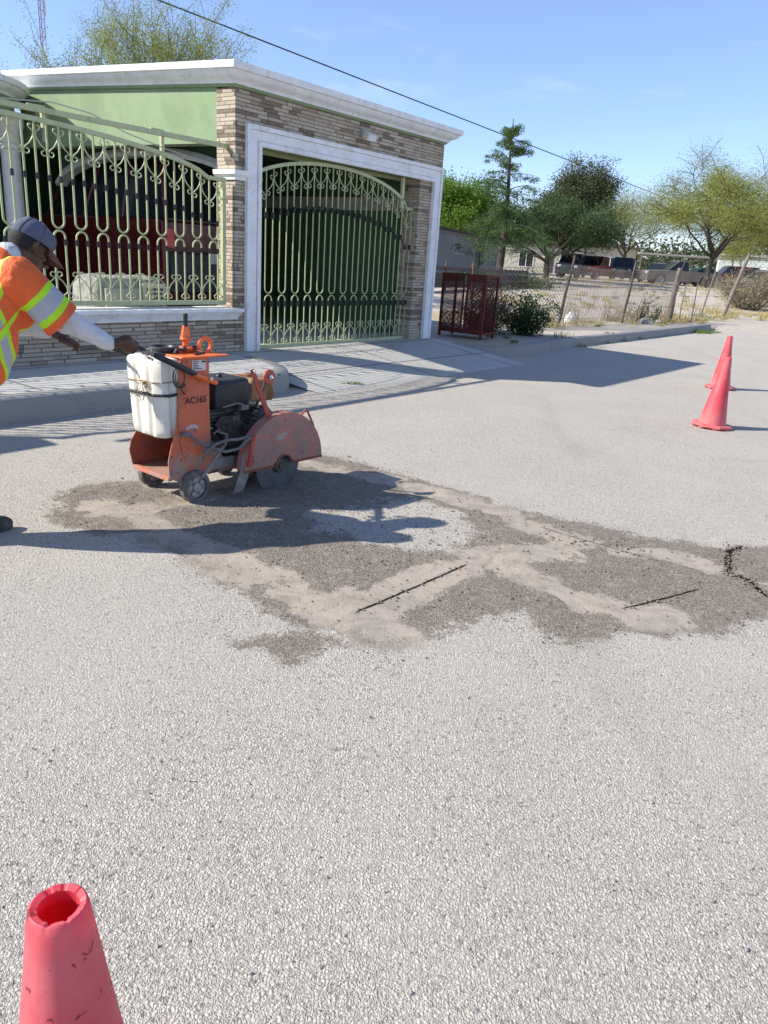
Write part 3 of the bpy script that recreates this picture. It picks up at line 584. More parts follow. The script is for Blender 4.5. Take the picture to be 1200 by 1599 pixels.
# floodlight over the gate
fl = tag(empty('floodlight', HL(2.17, 0, 2.86), HROT), 'small white floodlight on the stone wall above the gate', 'lamp')
MB().box(-.05, .05, -.05, 0, .0, .07).tube([(0, -.04, .03), (0, -.10, .01)], .018).build('bracket', 'arch', fl, bevel=.006)
Mx = Matrix.Translation((-.03, -.16, -.03)) @ Matrix.Rotation(R(28), 4, 'X')
MB().box(-.11, .09, -.05, .045, -.05, .05, Mx).build('housing', 'cream', fl, bevel=.012)
MB().box(-.10, .08, -.055, -.052, -.04, .04, Mx).build('lens', 'lens', fl)
MB().lathe([(.0, -.02), (.035, -.02), (.04, .03), (.02, .05), (0, .05)], 14, Matrix.Translation((.12, -.13, -.03)) @ Matrix.Rotation(R(70), 4, 'X')).build('sensor', 'arch', fl)

# ------------------------------------------------------------------ vehicles
def make_car(name, label, kind, paint, loc, rz, L=4.6, Wd=1.8, Hh=1.5, group=None):
    """x forward, wheels on z = 0"""
    t = tag(empty(name, loc, rz), label, 'truck' if kind == 'pickup' else ('van' if name == 'van' else 'car'), group)
    hw = Wd/2; f = L/2; bl = Hh*(.60 if Hh < 2 else .67); gz = .24; wr = .36 if kind != 'car' else .31; ax = L*.31
    def arc(c): return [(c+(wr+.06)*math.cos(a_), wr+(wr+.06)*math.sin(a_)) for a_ in np.linspace(0, math.pi, 9)]
    if kind == 'pickup': top = [(f, bl-.16), (f-.1, bl-.07), (f*.42, bl), (-f, bl)]
    elif kind == 'suv': top = [(f, bl-.18), (f-.12, bl-.07), (f*.38, bl), (-f+.05, bl)]
    else: top = [(f, bl-.28), (f-.15, bl-.17), (f*.42, bl-.02), (-f*.75, bl), (-f+.04, bl-.06)]
    prof = [(-f, gz+.1)]+[(-f+.06, gz)]+[(-ax-wr-.06, gz)]+arc(-ax)[::-1]+[(ax-wr-.06, gz)]+arc(ax)[::-1]+[(f-.08, gz), (f, gz+.12)]+top
    b = MB().prism(prof, -hw, hw, 'xz'); 
    body = b.build('body', paint, t, smooth=40, bevel=.045)
    if kind == 'pickup':
        MB().box(-f+.06, -.32, -hw+.1, hw-.1, bl-.001, bl+.012).build('bed', 'black', t)
        MB().prism([(-.34, 0), (.05, 0)], 0, 0) if False else None
        c0, c1, r0, r1 = -.38, f*.46, -.28, f*.16
    elif kind == 'suv': c0, c1, r0, r1 = -f+.05, f*.42, -f+.28, f*.16
    else: c0, c1, r0, r1 = -f*.72, f*.44, -f*.36, f*.12
    i_ = .06; k_ = .17
    lowr = [(c0, -hw+i_, bl-.02), (c1, -hw+i_, bl-.02), (c1, hw-i_, bl-.02), (c0, hw-i_, bl-.02)]
    upr = [(r0, -hw+k_, Hh-.05), (r1, -hw+k_, Hh-.05), (r1, hw-k_, Hh-.05), (r0, hw-k_, Hh-.05)]
    MB().rings([lowr, upr]).build('glass', 'glass', t, smooth=0, bevel=.03)
    rb = MB(); rb.rings([[(a_-.0, c*1.01, Hh-.055) for a_, c, _ in upr], [(a_*.96, c*.92, Hh) for a_, c, _ in upr]])
    for q_, p_ in zip(lowr, upr): rb.tube([Vector(q_)+Vector((0, 0, .02)), Vector(p_)], .035, 6)
    mids = [0.42] if kind == 'pickup' else [.33, .66]
    for m_ in mids:
        for j in (0, 3):
            a_ = Vector(lowr[j]).lerp(Vector(lowr[1 if j == 0 else 2]), m_); c = Vector(upr[j]).lerp(Vector(upr[1 if j == 0 else 2]), m_); rb.tube([a_, c], .03, 6)
    rb.build('roof', paint, t, smooth=40)
    for sx in (-ax, ax):
        for sy in (-1, 1):
            mm = Matrix.Translation((sx, sy*(hw-.11), wr)) @ Matrix.Rotation(R(90), 4, 'X')
            wh = MB().lathe([(wr*.6, -.1), (wr*.92, -.1), (wr, -.07), (wr, .07), (wr*.92, .1), (wr*.6, .1)], 20, mm, closed=True).build('wheel', 'tyre', t)
            MB().lathe([(.001, -.05), (wr*.2, -.07), (wr*.5, -.055), (wr*.61, -.085), (wr*.61, .085), (wr*.5, .055), (wr*.2, .07), (.001, .05)], 14, mm).build('rim', 'rim', wh)
    for sy in (-1, 1):
        MB().box(f-.06, f+.006, sy*(hw-.30)-.13, sy*(hw-.30)+.13, bl-.30, bl-.16).build('headlight', 'lens', t, bevel=.01)
        h0 = bl-.12 if kind != 'pickup' else bl-.10
        MB().box(-f-.012, -f+.05, sy*(hw-.09)-.07, sy*(hw-.09)+.07, h0-.28, h0).build('tail_light', 'tail', t, bevel=.01)
    MB().box(f-.02, f+.05, -hw+.06, hw-.06, .30, .46).build('bumper', 'black' if kind != 'pickup' else 'chrome', t, bevel=.02)
    MB().box(-f-.08, -f+.03, -hw+.06, hw-.06, .32 if Hh < 2 else .55, .46 if Hh < 2 else 1.12).build('bumper', 'black' if kind != 'pickup' else 'chrome', t, bevel=.02)
    pz = .55 if Hh < 2 else .98
    pl = MB().box(-f-.095, -f-.082, -.16, .16, pz, pz+.15); pl.build('number_plate', 'plate', t)
    return t
P_ = {k: mat('car_paint_'+k, c, .3, .1, grime=.12) for k, c in dict(red=(.38, .012, .02), darkred=(.085, .003, .004), darkblue=(.02, .03, .06), maroon=(.13, .02, .025), grey=(.17, .15, .135), silver=(.42, .42, .43), black=(.02, .02, .022), teal=(.03, .10, .08), lightblue=(.22, .30, .42)).items()}
car0 = make_car('van', 'tall red van parked in the shade behind the iron grille', 'suv', P_['darkred'], HL(1.32, 4.45, 0.01), HROT+R(90), 4.6, 1.8, 2.35)
def text(body, size, m, parent, loc, rot, name='lettering', ext=.0006, bold=.0, align='CENTER'):
    c = bpy.data.curves.new(name, 'FONT'); c.body = body; c.size = size; c.extrude = ext; c.align_x = align; c.align_y = 'CENTER'; c.offset = bold
    o = link(bpy.data.objects.new(name, c)); dg = bpy.context.evaluated_depsgraph_get(); me = bpy.data.meshes.new_from_object(o.evaluated_get(dg))
    bpy.data.objects.remove(o); me.materials.clear(); me.materials.append(M[m]); o = link(bpy.data.objects.new(name, me))
    o.parent = parent; o.location = loc; o.rotation_euler = rot; return o
FAR = [('suv', 'dark blue sport utility car beside the cream building, left of the red pickup', 'suv', 'darkblue', (15.29, 71.4), 250, 4.6, 1.8, 1.75),
       ('pickup_truck', 'red pickup truck parked outdoors in front of the cream building', 'pickup', 'red', (17.8, 72.9), 232, 5.0, 1.9, 1.7),
       ('suv', 'black and grey utility car right of the red pickup', 'suv', 'black', (21.0, 75.4), 252, 4.7, 1.8, 1.8),
       ('car', 'low dark car under the shed edge beside the stone fence post', 'suv', 'darkblue', (24.9, 76.3), 215, 4.6, 1.8, 1.6),
       ('pickup_truck', 'brown grey pickup truck seen side on behind the mesquite trunk', 'pickup', 'grey', (24.0, 68.6), 182, 5.4, 1.9, 1.75),
       ('car', 'dark green car half hidden behind the mesquite trunk', 'car', 'teal', (28.6, 76.2), 185, 4.3, 1.7, 1.45),
       ('suv', 'maroon sport utility car in front of the pale mint building', 'suv', 'maroon', (32.3, 78.2), 175, 4.6, 1.8, 1.75),
       ('car', 'silver car at the edge of the lot near the leaning fence post', 'car', 'silver', (32.9, 72.2), 200, 4.5, 1.75, 1.45)]
for nm, lb, kd, pc, (x, y), rz, L_, W_, H_ in FAR:
    x, y = x*.86, y*.86; make_car(nm, lb, kd, P_[pc], (x, y, ground_z(x, y)), R(rz), L_, W_, H_, 'vehicles parked at the far side of the lot')

# wrapped appliance behind the grille
wb = tag(empty('wrapped_box', HL(-1.40, .62, 0.006), HROT), 'large box draped with a dirty white printed sheet behind the iron grille', 'box')
b = MB(); rs = []
for z, g_ in ((0, 1.0), (.3, 1.0), (.6, .98), (.76, .96), (.84, .88), (.86, .6)):
    rs.append([(.47*g_*(math.copysign(abs(math.cos(a_))**.35, math.cos(a_)))+.02*noise.noise((a_*3, z*4, 1)), .30*g_*(math.copysign(abs(math.sin(a_))**.35, math.sin(a_)))+.02*noise.noise((a_*3, z*4, 7)), z+.03*noise.noise((a_*2, z, 3))) for a_ in np.linspace(0, 2*math.pi, 40, endpoint=False)])
b.rings(rs); b.build('sheet', 'dirtywhite', wb, smooth=50)
MB().box(-.37, .08, -.335, -.30, .20, .74).build('dark_panel', 'greywall', wb, bevel=.01)
pr = MB().box(.10, .42, -.345, -.325, .42, .80); pr.build('printed_sack', 'cream', wb, bevel=.01)
lb = MB()
for k_, z in enumerate((.72, .67, .62, .57, .52)):
    x = .15
    while x < .36:
        l_ = rnd.uniform(.02, .06); lb.box(x, x+l_, -.3475, -.3455, z, z+.025); x += l_+.015
lb.build('print', 'ink', wb)

# ------------------------------------------------------------------ traffic cones
def make_cone(loc, rz, label, lean=(0, 0), seed=1, torn=True):
    t = tag(empty('traffic_cone', loc, rz), label, 'traffic cone', 'red plastic traffic cones on the road'); t.rotation_euler = (lean[0], lean[1], rz)
    n_ = 96; H_ = .735; r_ = random.Random(seed); rs = []
    def ro(z): t_ = (H_-z)/(H_-.03); return .0352+.083*t_+.024*t_*t_
    zs = [.03, .06, .2, .35, .5, .60, .67, .705, .722]
    out = [[(ro(z)*math.cos(a_), ro(z)*math.sin(a_), z) for a_ in np.linspace(0, 2*math.pi, n_, endpoint=False)] for z in zs]
    def tear(a_):
        j = .0
        if torn: j = max(0, noise.noise((math.cos(a_)*2.3+seed, math.sin(a_)*2.3, 2)))*.005+.005*float(sstep((noise.noise((math.cos(a_)*3.4, math.sin(a_)*3.4, seed))-.12)/.06))*(.6+.8*abs(noise.noise((a_*9, 3, seed))))
        return j
    A_ = np.linspace(0, 2*math.pi, n_, endpoint=False)
    lip = [[(.0340*math.cos(a_), .0340*math.sin(a_), H_-tear(a_)*.25) for a_ in A_], [(.0315*math.cos(a_), .0315*math.sin(a_), H_+.002-tear(a_)*.3) for a_ in A_]]
    inr = [[((.0235+tear(a_)*.3)*math.cos(a_), (.0235+tear(a_)*.3)*math.sin(a_), H_-.001-tear(a_)*.45) for a_ in A_], [(.0245*math.cos(a_), .0245*math.sin(a_), H_-.016-tear(a_)) for a_ in A_]]
    inn = [[((ro(z)-.006)*math.cos(a_), (ro(z)-.006)*math.sin(a_), z) for a_ in A_] for z in (.705, .67, .5, .2, .03)]
    MB().rings(out+lip+inr+inn, cap=False).build('cone_body', 'cone', t, smooth=50)
    # eight sided flange on stub feet
    def ring(rd, z, pw=8): return [((rd/ max(.924, math.cos(((a_+R(22.5)) % R(45))-R(22.5))) if pw else rd)*math.cos(a_), (rd/max(.924, math.cos(((a_+R(22.5)) % R(45))-R(22.5))))*math.sin(a_), z) for a_ in A_]
    b = MB().rings([ring(.19, .012), ring(.196, .016), ring(.196, .034), ring(.188, .038), [(.155*math.cos(a_), .155*math.sin(a_), .042) for a_ in A_], [(.140*math.cos(a_), .140*math.sin(a_), .04) for a_ in A_], [(.140*math.cos(a_), .140*math.sin(a_), .012) for a_ in A_]], closed=True)
    for k_ in range(8):
        a_ = math.pi*2*k_/8+.2; b.box(-.03, .03, -.02, .02, 0, .013, Matrix.Rotation(a_, 4, 'Z') @ Matrix.Translation((.165, 0, 0)))
    b.build('base', 'cone', t, smooth=30)
    return t
make_cone((3.40, 7.92, 0.003), .4, 'faded red traffic cone standing on the road with another cone right behind it', (R(1), R(2)), 3)
make_cone((4.68, 10.9, 0.003), 1.0, 'red traffic cone half hidden behind the cone in front of it', (0, R(1)), 5)
make_cone((-.357, .692, 0.003), .3, 'scuffed red cone with a torn open top at the bottom edge', (0, 0), 9)

# ------------------------------------------------------------------ concrete saw (x forward, y to its left, z up; origin at the rear right wheel)
SAWROT = R(51.7); SAW0 = Vector((-1.1567, 4.345, 0.0)); SR = Matrix.Rotation(SAWROT, 3, 'Z')
saw = tag(empty('concrete_saw', SAW0, SAWROT), 'orange walk behind concrete saw with white water tank cutting the road', 'concrete saw')
def sp(nm, mb, m, parent=None, **kw): return mb.build(nm, m, parent or saw, **kw)
RX = Matrix.Rotation(R(90), 4, 'X')
plate = [(-.165, .165), (-.17, .27), (-.155, .33), (-.12, .44), (-.105, .5), (-.075, .868), (.122, .868), (.135, .42), (.15, .165), (.06, .14), (-.04, .13)]
sp('side_plate', MB().prism(plate, .018, .026), 'orange', bevel=.002)
lp = [(-.165, .165), (-.185, .27), (-.17, .33), (-.12, .40), (-.1, .41), (.13, .41), (.15, .165), (-.04, .14)]
sp('side_plate', MB().prism(lp, .392, .400), 'rustor', bevel=.002)
sp('floor_plate', MB().box(-.16, .15, .027, .391, .158, .168).box(-.168, -.14, .027, .391, .150, .176), 'orange', bevel=.002)
sp('inner_wall', MB().box(.11, .13, .027, .391, .169, .86).box(-.06, .11, .027, .391, .396, .404), 'rustor')
sp('column_back', MB().box(.128, .136, .027, .28, .30, .866), 'orange')
# top table with lifting ring
tp = [(-.09, -.02), (.235, -.035), (.24, .0), (.16, .27), (.02, .30), (-.09, .30)]
sp('top_plate', MB().prism(tp, .869, .879, 'xy'), 'orange2', bevel=.002)
sp('lifting_ring', MB().tube([(.165+.044*math.cos(a_), .10, .921+.044*math.sin(a_)) for a_ in np.linspace(0, 2*math.pi, 28, endpoint=False)], .0125, 10, closed=True).box(.14, .19, .088, .112, .876, .888), 'orange2')
lv = sp('height_lever', MB().box(.0, .15, .14, .20, .879, .895).lathe([(.05, 0), (.05, .012), (.02, .016), (.02, .05), (.034, .052), (.034, .066), (.014, .07)], 14, Matrix.Translation((.075, .165, .895)))
        .rings([[(.075+g_*x, .165+.5*g_*y, z) for x, y in ((-1, -1), (1, -1), (1, 1), (-1, 1))] for z, g_ in ((.95, .030), (.985, .024), (1.03, .017))]), 'orange2', bevel=.003)
sp('grip', MB().tube([(.075, .165, 1.025), (.077, .165, 1.095), (.077, .165, 1.10)], [.0135, .0135, .009], 12), 'black', lv)
sp('linkage', MB().tube([(.02, .12, .90), (-.04, .10, .905), (-.05, .10, .885)], .008).tube([(.1, .12, .90), (.12, .05, .885), (.03, .02, .885)], .006).sphere((.03, .12, .905), .018).sphere((.11, .13, .905), .014), 'engine')
# water tank
def tank_ring(z, g_, ox=0, dep=1.0):
    x0, x1, y0, y1 = -.222, .095, .030, .352; cx, cy = (x0+x1)/2+ox, (y0+y1)/2; hx, hy = (x1-x0)/2*g_, (y1-y0)/2*g_
    pts = []; c_ = .028
    def side(ax0, ay0, ax1, ay1, nx, ny, grooves):
        for i in range(25):
            f_ = i/25; d_ = 0
            for gc in grooves: d_ = max(d_, .015*dep*max(0, min(1, (0.10-abs(f_-gc))/.07)))
            pts.append((ax0+(ax1-ax0)*f_-nx*d_, ay0+(ay1-ay0)*f_-ny*d_, z))
    side(cx-hx, cy+hy-c_, cx-hx, cy-hy+c_, -1, 0, (.30, .78)); side(cx-hx+c_, cy-hy, cx+hx-c_, cy-hy, 0, -1, (.26,))
    side(cx+hx, cy-hy+c_, cx+hx, cy+hy-c_, 1, 0, (.5,)); side(cx+hx-c_, cy+hy, cx-hx+c_, cy+hy, 0, 1, (.5,))
    return [(p[0], p[1], p[2]) for p in pts]
tk = [tank_ring(.405, .84, .012, 0), tank_ring(.415, .90, .01, .5), tank_ring(.45, .925, .008), tank_ring(.60, .955, .005), tank_ring(.76, .985), tank_ring(.80, 1.0, 0, .8), tank_ring(.835, 1.0, 0, .3), tank_ring(.852, .975, 0, 0), tank_ring(.862, .90, 0, 0), tank_ring(.866, .7, 0, 0)]
tank = sp('water_tank', MB().rings(tk), 'tank', smooth=50)
sp('filler_cap', MB().lathe([(.085, .864), (.092, .868), (.092, .885), (.088, .89), (.092, .893), (.092, .905), (.084, .912), (.06, .912), (.052, .900), (.0, .898)], 32, Matrix.Translation((-.045, .215, 0))), 'black', tank)
def band(z, r_, m, nm, dz=0.0, off=.004):
    q_ = [Vector((p[0], p[1], z+dz*math.sin(i*.063)+.006*noise.noise((i*.15, z*9, 0)))) for i, p in enumerate(tank_ring(z, .972+.0, 0, 0))][::2]
    c_ = Vector((-.07, .202, z)); q_ = [c_+(p-c_)*(1+off/.16)+Vector((0, 0, 0)) for p in q_]; return sp(nm, MB().tube(q_, r_, 6, closed=True), m)
band(.655, .0085, 'black', 'strap', .006, .006); band(.722, .0032, 'string', 'string', .012, .004)
def wob(a_, b_, n_, amp, sd): return [Vector(a_).lerp(Vector(b_), i/n_)+Vector((noise.noise((i*.7, sd, 0)), noise.noise((i*.7, sd, 5)), noise.noise((i*.7, sd, 9))))*amp*(0 < i < n_) for i in range(n_+1)]
st = MB().sphere((-.228, .15, .722), .012, 6)
for k_ in range(5): st.tube(wob((-.226, .14+.01*k_, .72), (-.236-.006*k_, .10+.035*k_, .64-.012*(k_ % 3)), 6, .02, k_), .0022, 4)
sp('tied_string', st, 'string'); st = MB()
st.tube(wob((-.10, .012, .73), (-.09, .012, .43), 8, .02, 31), .0025, 4).tube(wob((-.09, .012, .43), (-.075, .01, .30), 5, .02, 35), .0025, 4).tube([(-.07+.03*math.cos(t_), .008, .69+.035*math.sin(t_)) for t_ in np.linspace(0, 6.28, 16)], .0022, 4)
st.tube([(-.085+.018*math.cos(t_), .006, .62+.03*math.sin(t_)) for t_ in np.linspace(0, 6.28, 14)], .0022, 4).sphere((-.09, .008, .715), .013, 6).tube(wob((-.075, .01, .30), (-.05, .008, .27), 4, .01, 3), .002, 4)
sp('hanging_string', st, 'string')
sp('coiled_cable', MB().tube([(-.11+.035*math.cos(t_), -.002-.003*t_, .765+.055*math.sin(t_)) for t_ in np.linspace(1.2, 12.0, 44)], .0042, 6).tube(wob((-.10, -.01, .71), (-.05, .01, .66), 5, .01, 8), .004, 5), 'black')
# handle bars
for yy in (-.03, .445):
    hb = sp('handle_bar', MB().tube([(-.02, yy, .783), (.10, yy, .735), (.145, yy, .718)], .0145, 12).box(.05, .085, yy, .026 if yy < 0 else yy+.001, .735, .765), 'orange2')
    sp('grip_sleeve', MB().tube([(-.275, yy, .905), (-.265, yy, .900), (-.02, yy, .787), (-.005, yy, .78)], [.013, .017, .017, .015], 14), 'black', hb)
    sp('rod', MB().tube([(-.47, yy, .990), (-.35, yy, .94), (-.26, yy, .899)], .0105, 10), 'black', hb)
    sp('clamp', MB().box(-.335, -.285, yy-.014, yy+.014, .905, .94).tube([(-.31, yy-.03, .90), (-.31, yy-.03, .95)], .006, 8).tube([(-.31, yy-.035, .885), (-.31, yy+.03, .893)], .008, 8).sphere((-.352, yy-.015, .925), .012, 6), 'steel', hb)
    sp('bolt', MB().lathe([(.0, -.012), (.011, -.012), (.011, .012), (0, .012)], 6, Matrix.Translation((.09, yy-.015, .75)) @ RX), 'chrome', hb)
# label, number, sticker on the side plate
lb = sp('label', MB().box(.008, .105, .0165, .0178, .79, .85), 'label')
q_ = MB()
for k_, z in enumerate((.842, .832, .822, .812, .802)): q_.box(.014, .014+rnd.uniform(.03, .07), .0158, .0163, z-.0022, z+.0022)
q_.box(.075, .1, .0158, .0163, .836, .846); sp('print', q_, 'ink', lb)
text('AC165', .054, 'ink', saw, (.03, .0160, .618), (R(90), 0, 0), 'fleet_number', .0006, .0010)
sp('sticker', MB().prism([(-.045+.09*i/10, .462+.016*math.sin(math.pi*i/10)) for i in range(11)]+[(.045-.09*i/10, .438+.016*math.sin(math.pi*(10-i)/10)) for i in range(11)], .0166, .0178), 'faded')
# chassis
sp('chassis', MB().box(.14, .80, .05, .09, .135, .19).box(.14, .80, .36, .40, .135, .19).box(.14, .22, .05, .40, .136, .188).box(.72, .80, .05, .40, .136, .188).prism([(.14, .19), (.30, .19), (.14, .33)], .03, .04).box(.2, .70, .1, .38, .189, .20), 'guard', bevel=.004)
eb = sp('engine_block', MB().box(.26, .62, .14, .40, .20, .36).box(.30, .60, .16, .38, .36, .52).box(.36, .70, .18, .36, .24, .48), 'engine', bevel=.02)
fins = MB()
for k_ in range(9): fins.box(.20, .34, .13, .36, .30+.024*k_, .308+.024*k_)
sp('cylinder', fins.box(.22, .33, .15, .34, .29, .51), 'engine')
sp('rusty_cover', MB().prism([(.24, .42), (.40, .20), (.58, .20), (.60, .30), (.42, .46), (.30, .48)], .105, .135), 'engine', bevel=.012)
sp('air_box', MB().rings([[(.245, .11, .515), (.525, .11, .535), (.525, .38, .535), (.245, .38, .515)], [(.24, .10, .55), (.53, .10, .56), (.53, .39, .56), (.24, .39, .55)], [(.245, .105, .675), (.515, .105, .685), (.515, .385, .685), (.245, .385, .675)], [(.265, .125, .695), (.50, .125, .70), (.50, .365, .70), (.265, .365, .695)]]).lathe([(.02, .69), (.02, .71), (.008, .716)], 12, Matrix.Translation((.38, .24, 0))), 'airbox', bevel=.01)
sp('fuel_tank', MB().rings([[(.54, .12, .53), (.73, .12, .53), (.73, .38, .53), (.54, .38, .53)], [(.53, .11, .56), (.745, .11, .56), (.745, .39, .56), (.53, .39, .56)], [(.535, .115, .655), (.735, .115, .65), (.735, .385, .65), (.535, .385, .655)], [(.56, .14, .685), (.71, .14, .675), (.71, .36, .675), (.56, .36, .685)]]).lathe([(.035, .675), (.035, .70), (.0, .703)], 14, Matrix.Translation((.63, .25, 0))), 'rust', bevel=.012)
fm = Matrix.Translation((.645, .135, .40)) @ RX
fan = sp('recoil_cover', MB().lathe([(.10, -.06), (.10, .0), (.085, .03), (.05, .045), (0, .048)], 28, fm), 'engine')
sl_ = MB()
for k_ in range(20):
    a_ = 2*math.pi*k_/20; sl_.tube([fm @ Vector((r_*math.cos(a_), r_*math.sin(a_), z)) for r_, z in ((.035, .050), (.06, .045), (.085, .033), (.099, .008), (.10, -.03))], .0036, 5)
sp('cover_rib', sl_.tube([fm @ Vector((.07*math.cos(a_), .07*math.sin(a_), .041)) for a_ in np.linspace(0, 6.283, 24, endpoint=False)], .003, 5, closed=True), 'steel', fan)
for k_ in range(26):
    bits = MB()
    c_ = Vector((rnd.uniform(.18, .62), rnd.uniform(.03, .12), rnd.uniform(.20, .52))); s_ = rnd.uniform(.008, .022)
    if rnd.random() < .5: bits.box(c_.x-s_, c_.x+s_*1.6, c_.y-s_*.5, c_.y+s_, c_.z-s_*.7, c_.z+s_*.7)
    else: bits.tube([c_, c_+Vector((rnd.uniform(-.06, .06), rnd.uniform(.0, .03), rnd.uniform(-.05, .05)))], s_*.4, 7)
    sp('fitting', bits, 'engine' if k_ % 3 else 'steel', eb, bevel=.002)
sp('muffler', MB().tube([(.50, .10, .545), (.56, .10, .52), (.60, .12, .50)], .014, 10).tube([(.30, .11, .53), (.42, .10, .545), (.47, .10, .53)], .006, 6).box(.44, .50, .09, .12, .50, .53), 'steel')
# blade, arbor, guard
HC = (.61, -.075, .145)
bl = MB(); nb = 216; prof = []
for k_ in range(nb):
    a_ = 2*math.pi*k_/nb; r_ = .186 if k_ % 12 else .181; prof.append((HC[0]+r_*math.cos(a_), HC[2]+r_*math.sin(a_)))
bm_ = sp('blade', bl.prism(prof, -.0775, -.0725), 'blade')
sp('blade_hub', MB().lathe([(.0, -.02), (.022, -.02), (.022, -.012), (.046, -.01), (.05, .0), (.05, .02), (.0, .02)], 24, Matrix.Translation((HC[0]+.005, -.088, HC[2])) @ Matrix.Rotation(R(-90), 4, 'X') @ Matrix.Scale(1, 4)), 'engine', bm_)
gx, gz_, gr_ = .632, .158, .342
def gpoly(r_, cut, low=.0):
    pts = [(gx+r_*math.cos(a_), gz_+r_*math.sin(a_)) for a_ in np.linspace(math.pi, 0, 41)]
    pts += [(gx+cut+.03, gz_-low), (gx+cut+.01, gz_+.02)]+[(gx-.01+cut*math.cos(a_), gz_+cut*math.sin(a_)*1.0) for a_ in np.linspace(.35, math.pi-.35, 9)]+[(gx-cut-.03, gz_+.02), (gx-cut-.05, gz_-low)]
    return pts
gd = sp('blade_guard', MB().prism(gpoly(gr_, .062), -.120, -.116).prism(gpoly(gr_, .062), -.046, -.042), 'guard', smooth=35)
sp('guard_rim', MB().rings([[(gx+(gr_-.004)*math.cos(a_), -.118, gz_+(gr_-.004)*math.sin(a_)), (gx+(gr_)*math.cos(a_), -.116, gz_+(gr_)*math.sin(a_)), (gx+(gr_)*math.cos(a_), -.045, gz_+(gr_)*math.sin(a_)), (gx+(gr_-.004)*math.cos(a_), -.044, gz_+(gr_-.004)*math.sin(a_))] for a_ in np.linspace(math.pi, 0, 49)]), 'guard', gd, smooth=40)
sp('lower_edge', MB().box(gx-gr_, gx-.10, -.126, -.119, gz_-.004, gz_+.010).box(gx+.092, gx+gr_, -.126, -.119, gz_-.004, gz_+.010).tube([(gx-.01+.068*math.cos(a_), -.123, gz_+.064*math.sin(a_)) for a_ in np.linspace(.1, math.pi-.1, 14)], .0065, 6), 'rustor', gd)
sp('guard_sticker', MB().prism([(.60+.052*math.cos(a_), .35+.022*math.sin(a_)+.014*math.cos(a_)) for a_ in np.linspace(0, 2*math.pi, 28, endpoint=False)], -.1215, -.1202), 'faded2', gd)
sp('guard_handle', MB().tube([(.80, -.08, .455), (.845, -.08, .485), (.865, -.08, .475), (.925, -.08, .375), (.925, -.08, .36), (.905, -.08, .335)], .0075, 8), 'redarm', gd)
ar = sp('depth_arm', MB().prism([(.365, .775), (.375, .79), (.392, .79), (.40, .775), (.535, .485), (.50, .475)], -.085, -.075), 'redarm', bevel=.002)
sp('guide_wheel', MB().lathe([(0, -.01), (.042, -.01), (.046, -.006), (.046, .006), (.042, .01), (0, .01)], 24, Matrix.Translation((.505, -.09, .735)) @ RX), 'redarm', ar)
sp('bolt', MB().lathe([(0, .01), (.014, .01), (.014, .022), (.006, .024), (.006, .04), (0, .04)], 6, Matrix.Translation((.505, -.09, .735)) @ RX).lathe([(0, 0), (.010, 0), (.010, .012), (0, .012)], 6, Matrix.Translation((.384, -.085, .775)) @ RX), 'chrome', ar)
sp('wheel_arm', MB().tube([(.505, -.07, .735), (.50, -.03, .62), (.52, .05, .52)], .009, 8), 'engine', ar)
# mud flap and link
fl_ = []
for i in range(9):
    f_ = i/8; x = .325-.02*f_-.06*f_*f_; z = .285-.245*f_; fl_.append([(x-.036, -.10+.0*f_, z-.01), (x+.030, -.12, z+.004), (x+.034, -.112, z+.006), (x-.032, -.092, z-.008)])
sp('mud_flap', MB().rings(fl_), 'steel')
sp('guard_link', MB().tube([(.345, -.13, .37), (.335, -.13, .30), (.315, -.13, .21)], .010, 8).box(.30, .345, -.145, -.125, .20, .235).sphere((.345, -.13, .37), .014, 8), 'redarm')
sp('water_hose', MB().tube([(-.07, .0, .425), (-.04, -.01, .425), (.04, -.02, .36), (.12, -.04, .325), (.18, -.07, .30), (.26, -.10, .315), (.33, -.12, .375), (.345, -.13, .375)], .0095, 8)
   .tube([(.05, -.04, .31), (.11, -.06, .355), (.18, -.08, .375), (.26, -.09, .37), (.34, -.1, .38)], .0095, 8).tube([(.06, -.03, .30), (.12, -.05, .30), (.18, -.06, .335), (.21, -.05, .40), (.16, .0, .42)], .008, 8), 'hose')
sp('hose_valve', MB().tube([(-.085, -.004, .432), (-.04, -.012, .424)], .013, 8).box(-.075, -.055, -.03, .0, .43, .447), 'shrub_valve' if 'shrub_valve' in M else 'hose')
sp('front_strut', MB().tube([(.02, -.045, .16), (.09, -.05, .235), (.15, -.05, .30), (.20, -.05, .35)], .0125, 8, flat=.6).box(.10, .32, .02, .032, .17, .235), 'steel')
for x, z in ((-.145, .30), (-.145, .20), (.12, .20), (.12, .30), (.108, .84), (-.055, .84), (.12, .55)):
    sp('bolt', MB().lathe([(0, 0), (.0075, 0), (.0075, .006), (0, .006)], 6, Matrix.Translation((x, .018, z)) @ RX), 'steel')
for x, z in ((.36, .25), (.90, .25), (.63, .46), (.45, .22), (.80, .22)):
    sp('bolt', MB().lathe([(0, 0), (.008, 0), (.008, .006), (0, .006)], 6, Matrix.Translation((x, -.120, z)) @ RX), 'guard', gd)
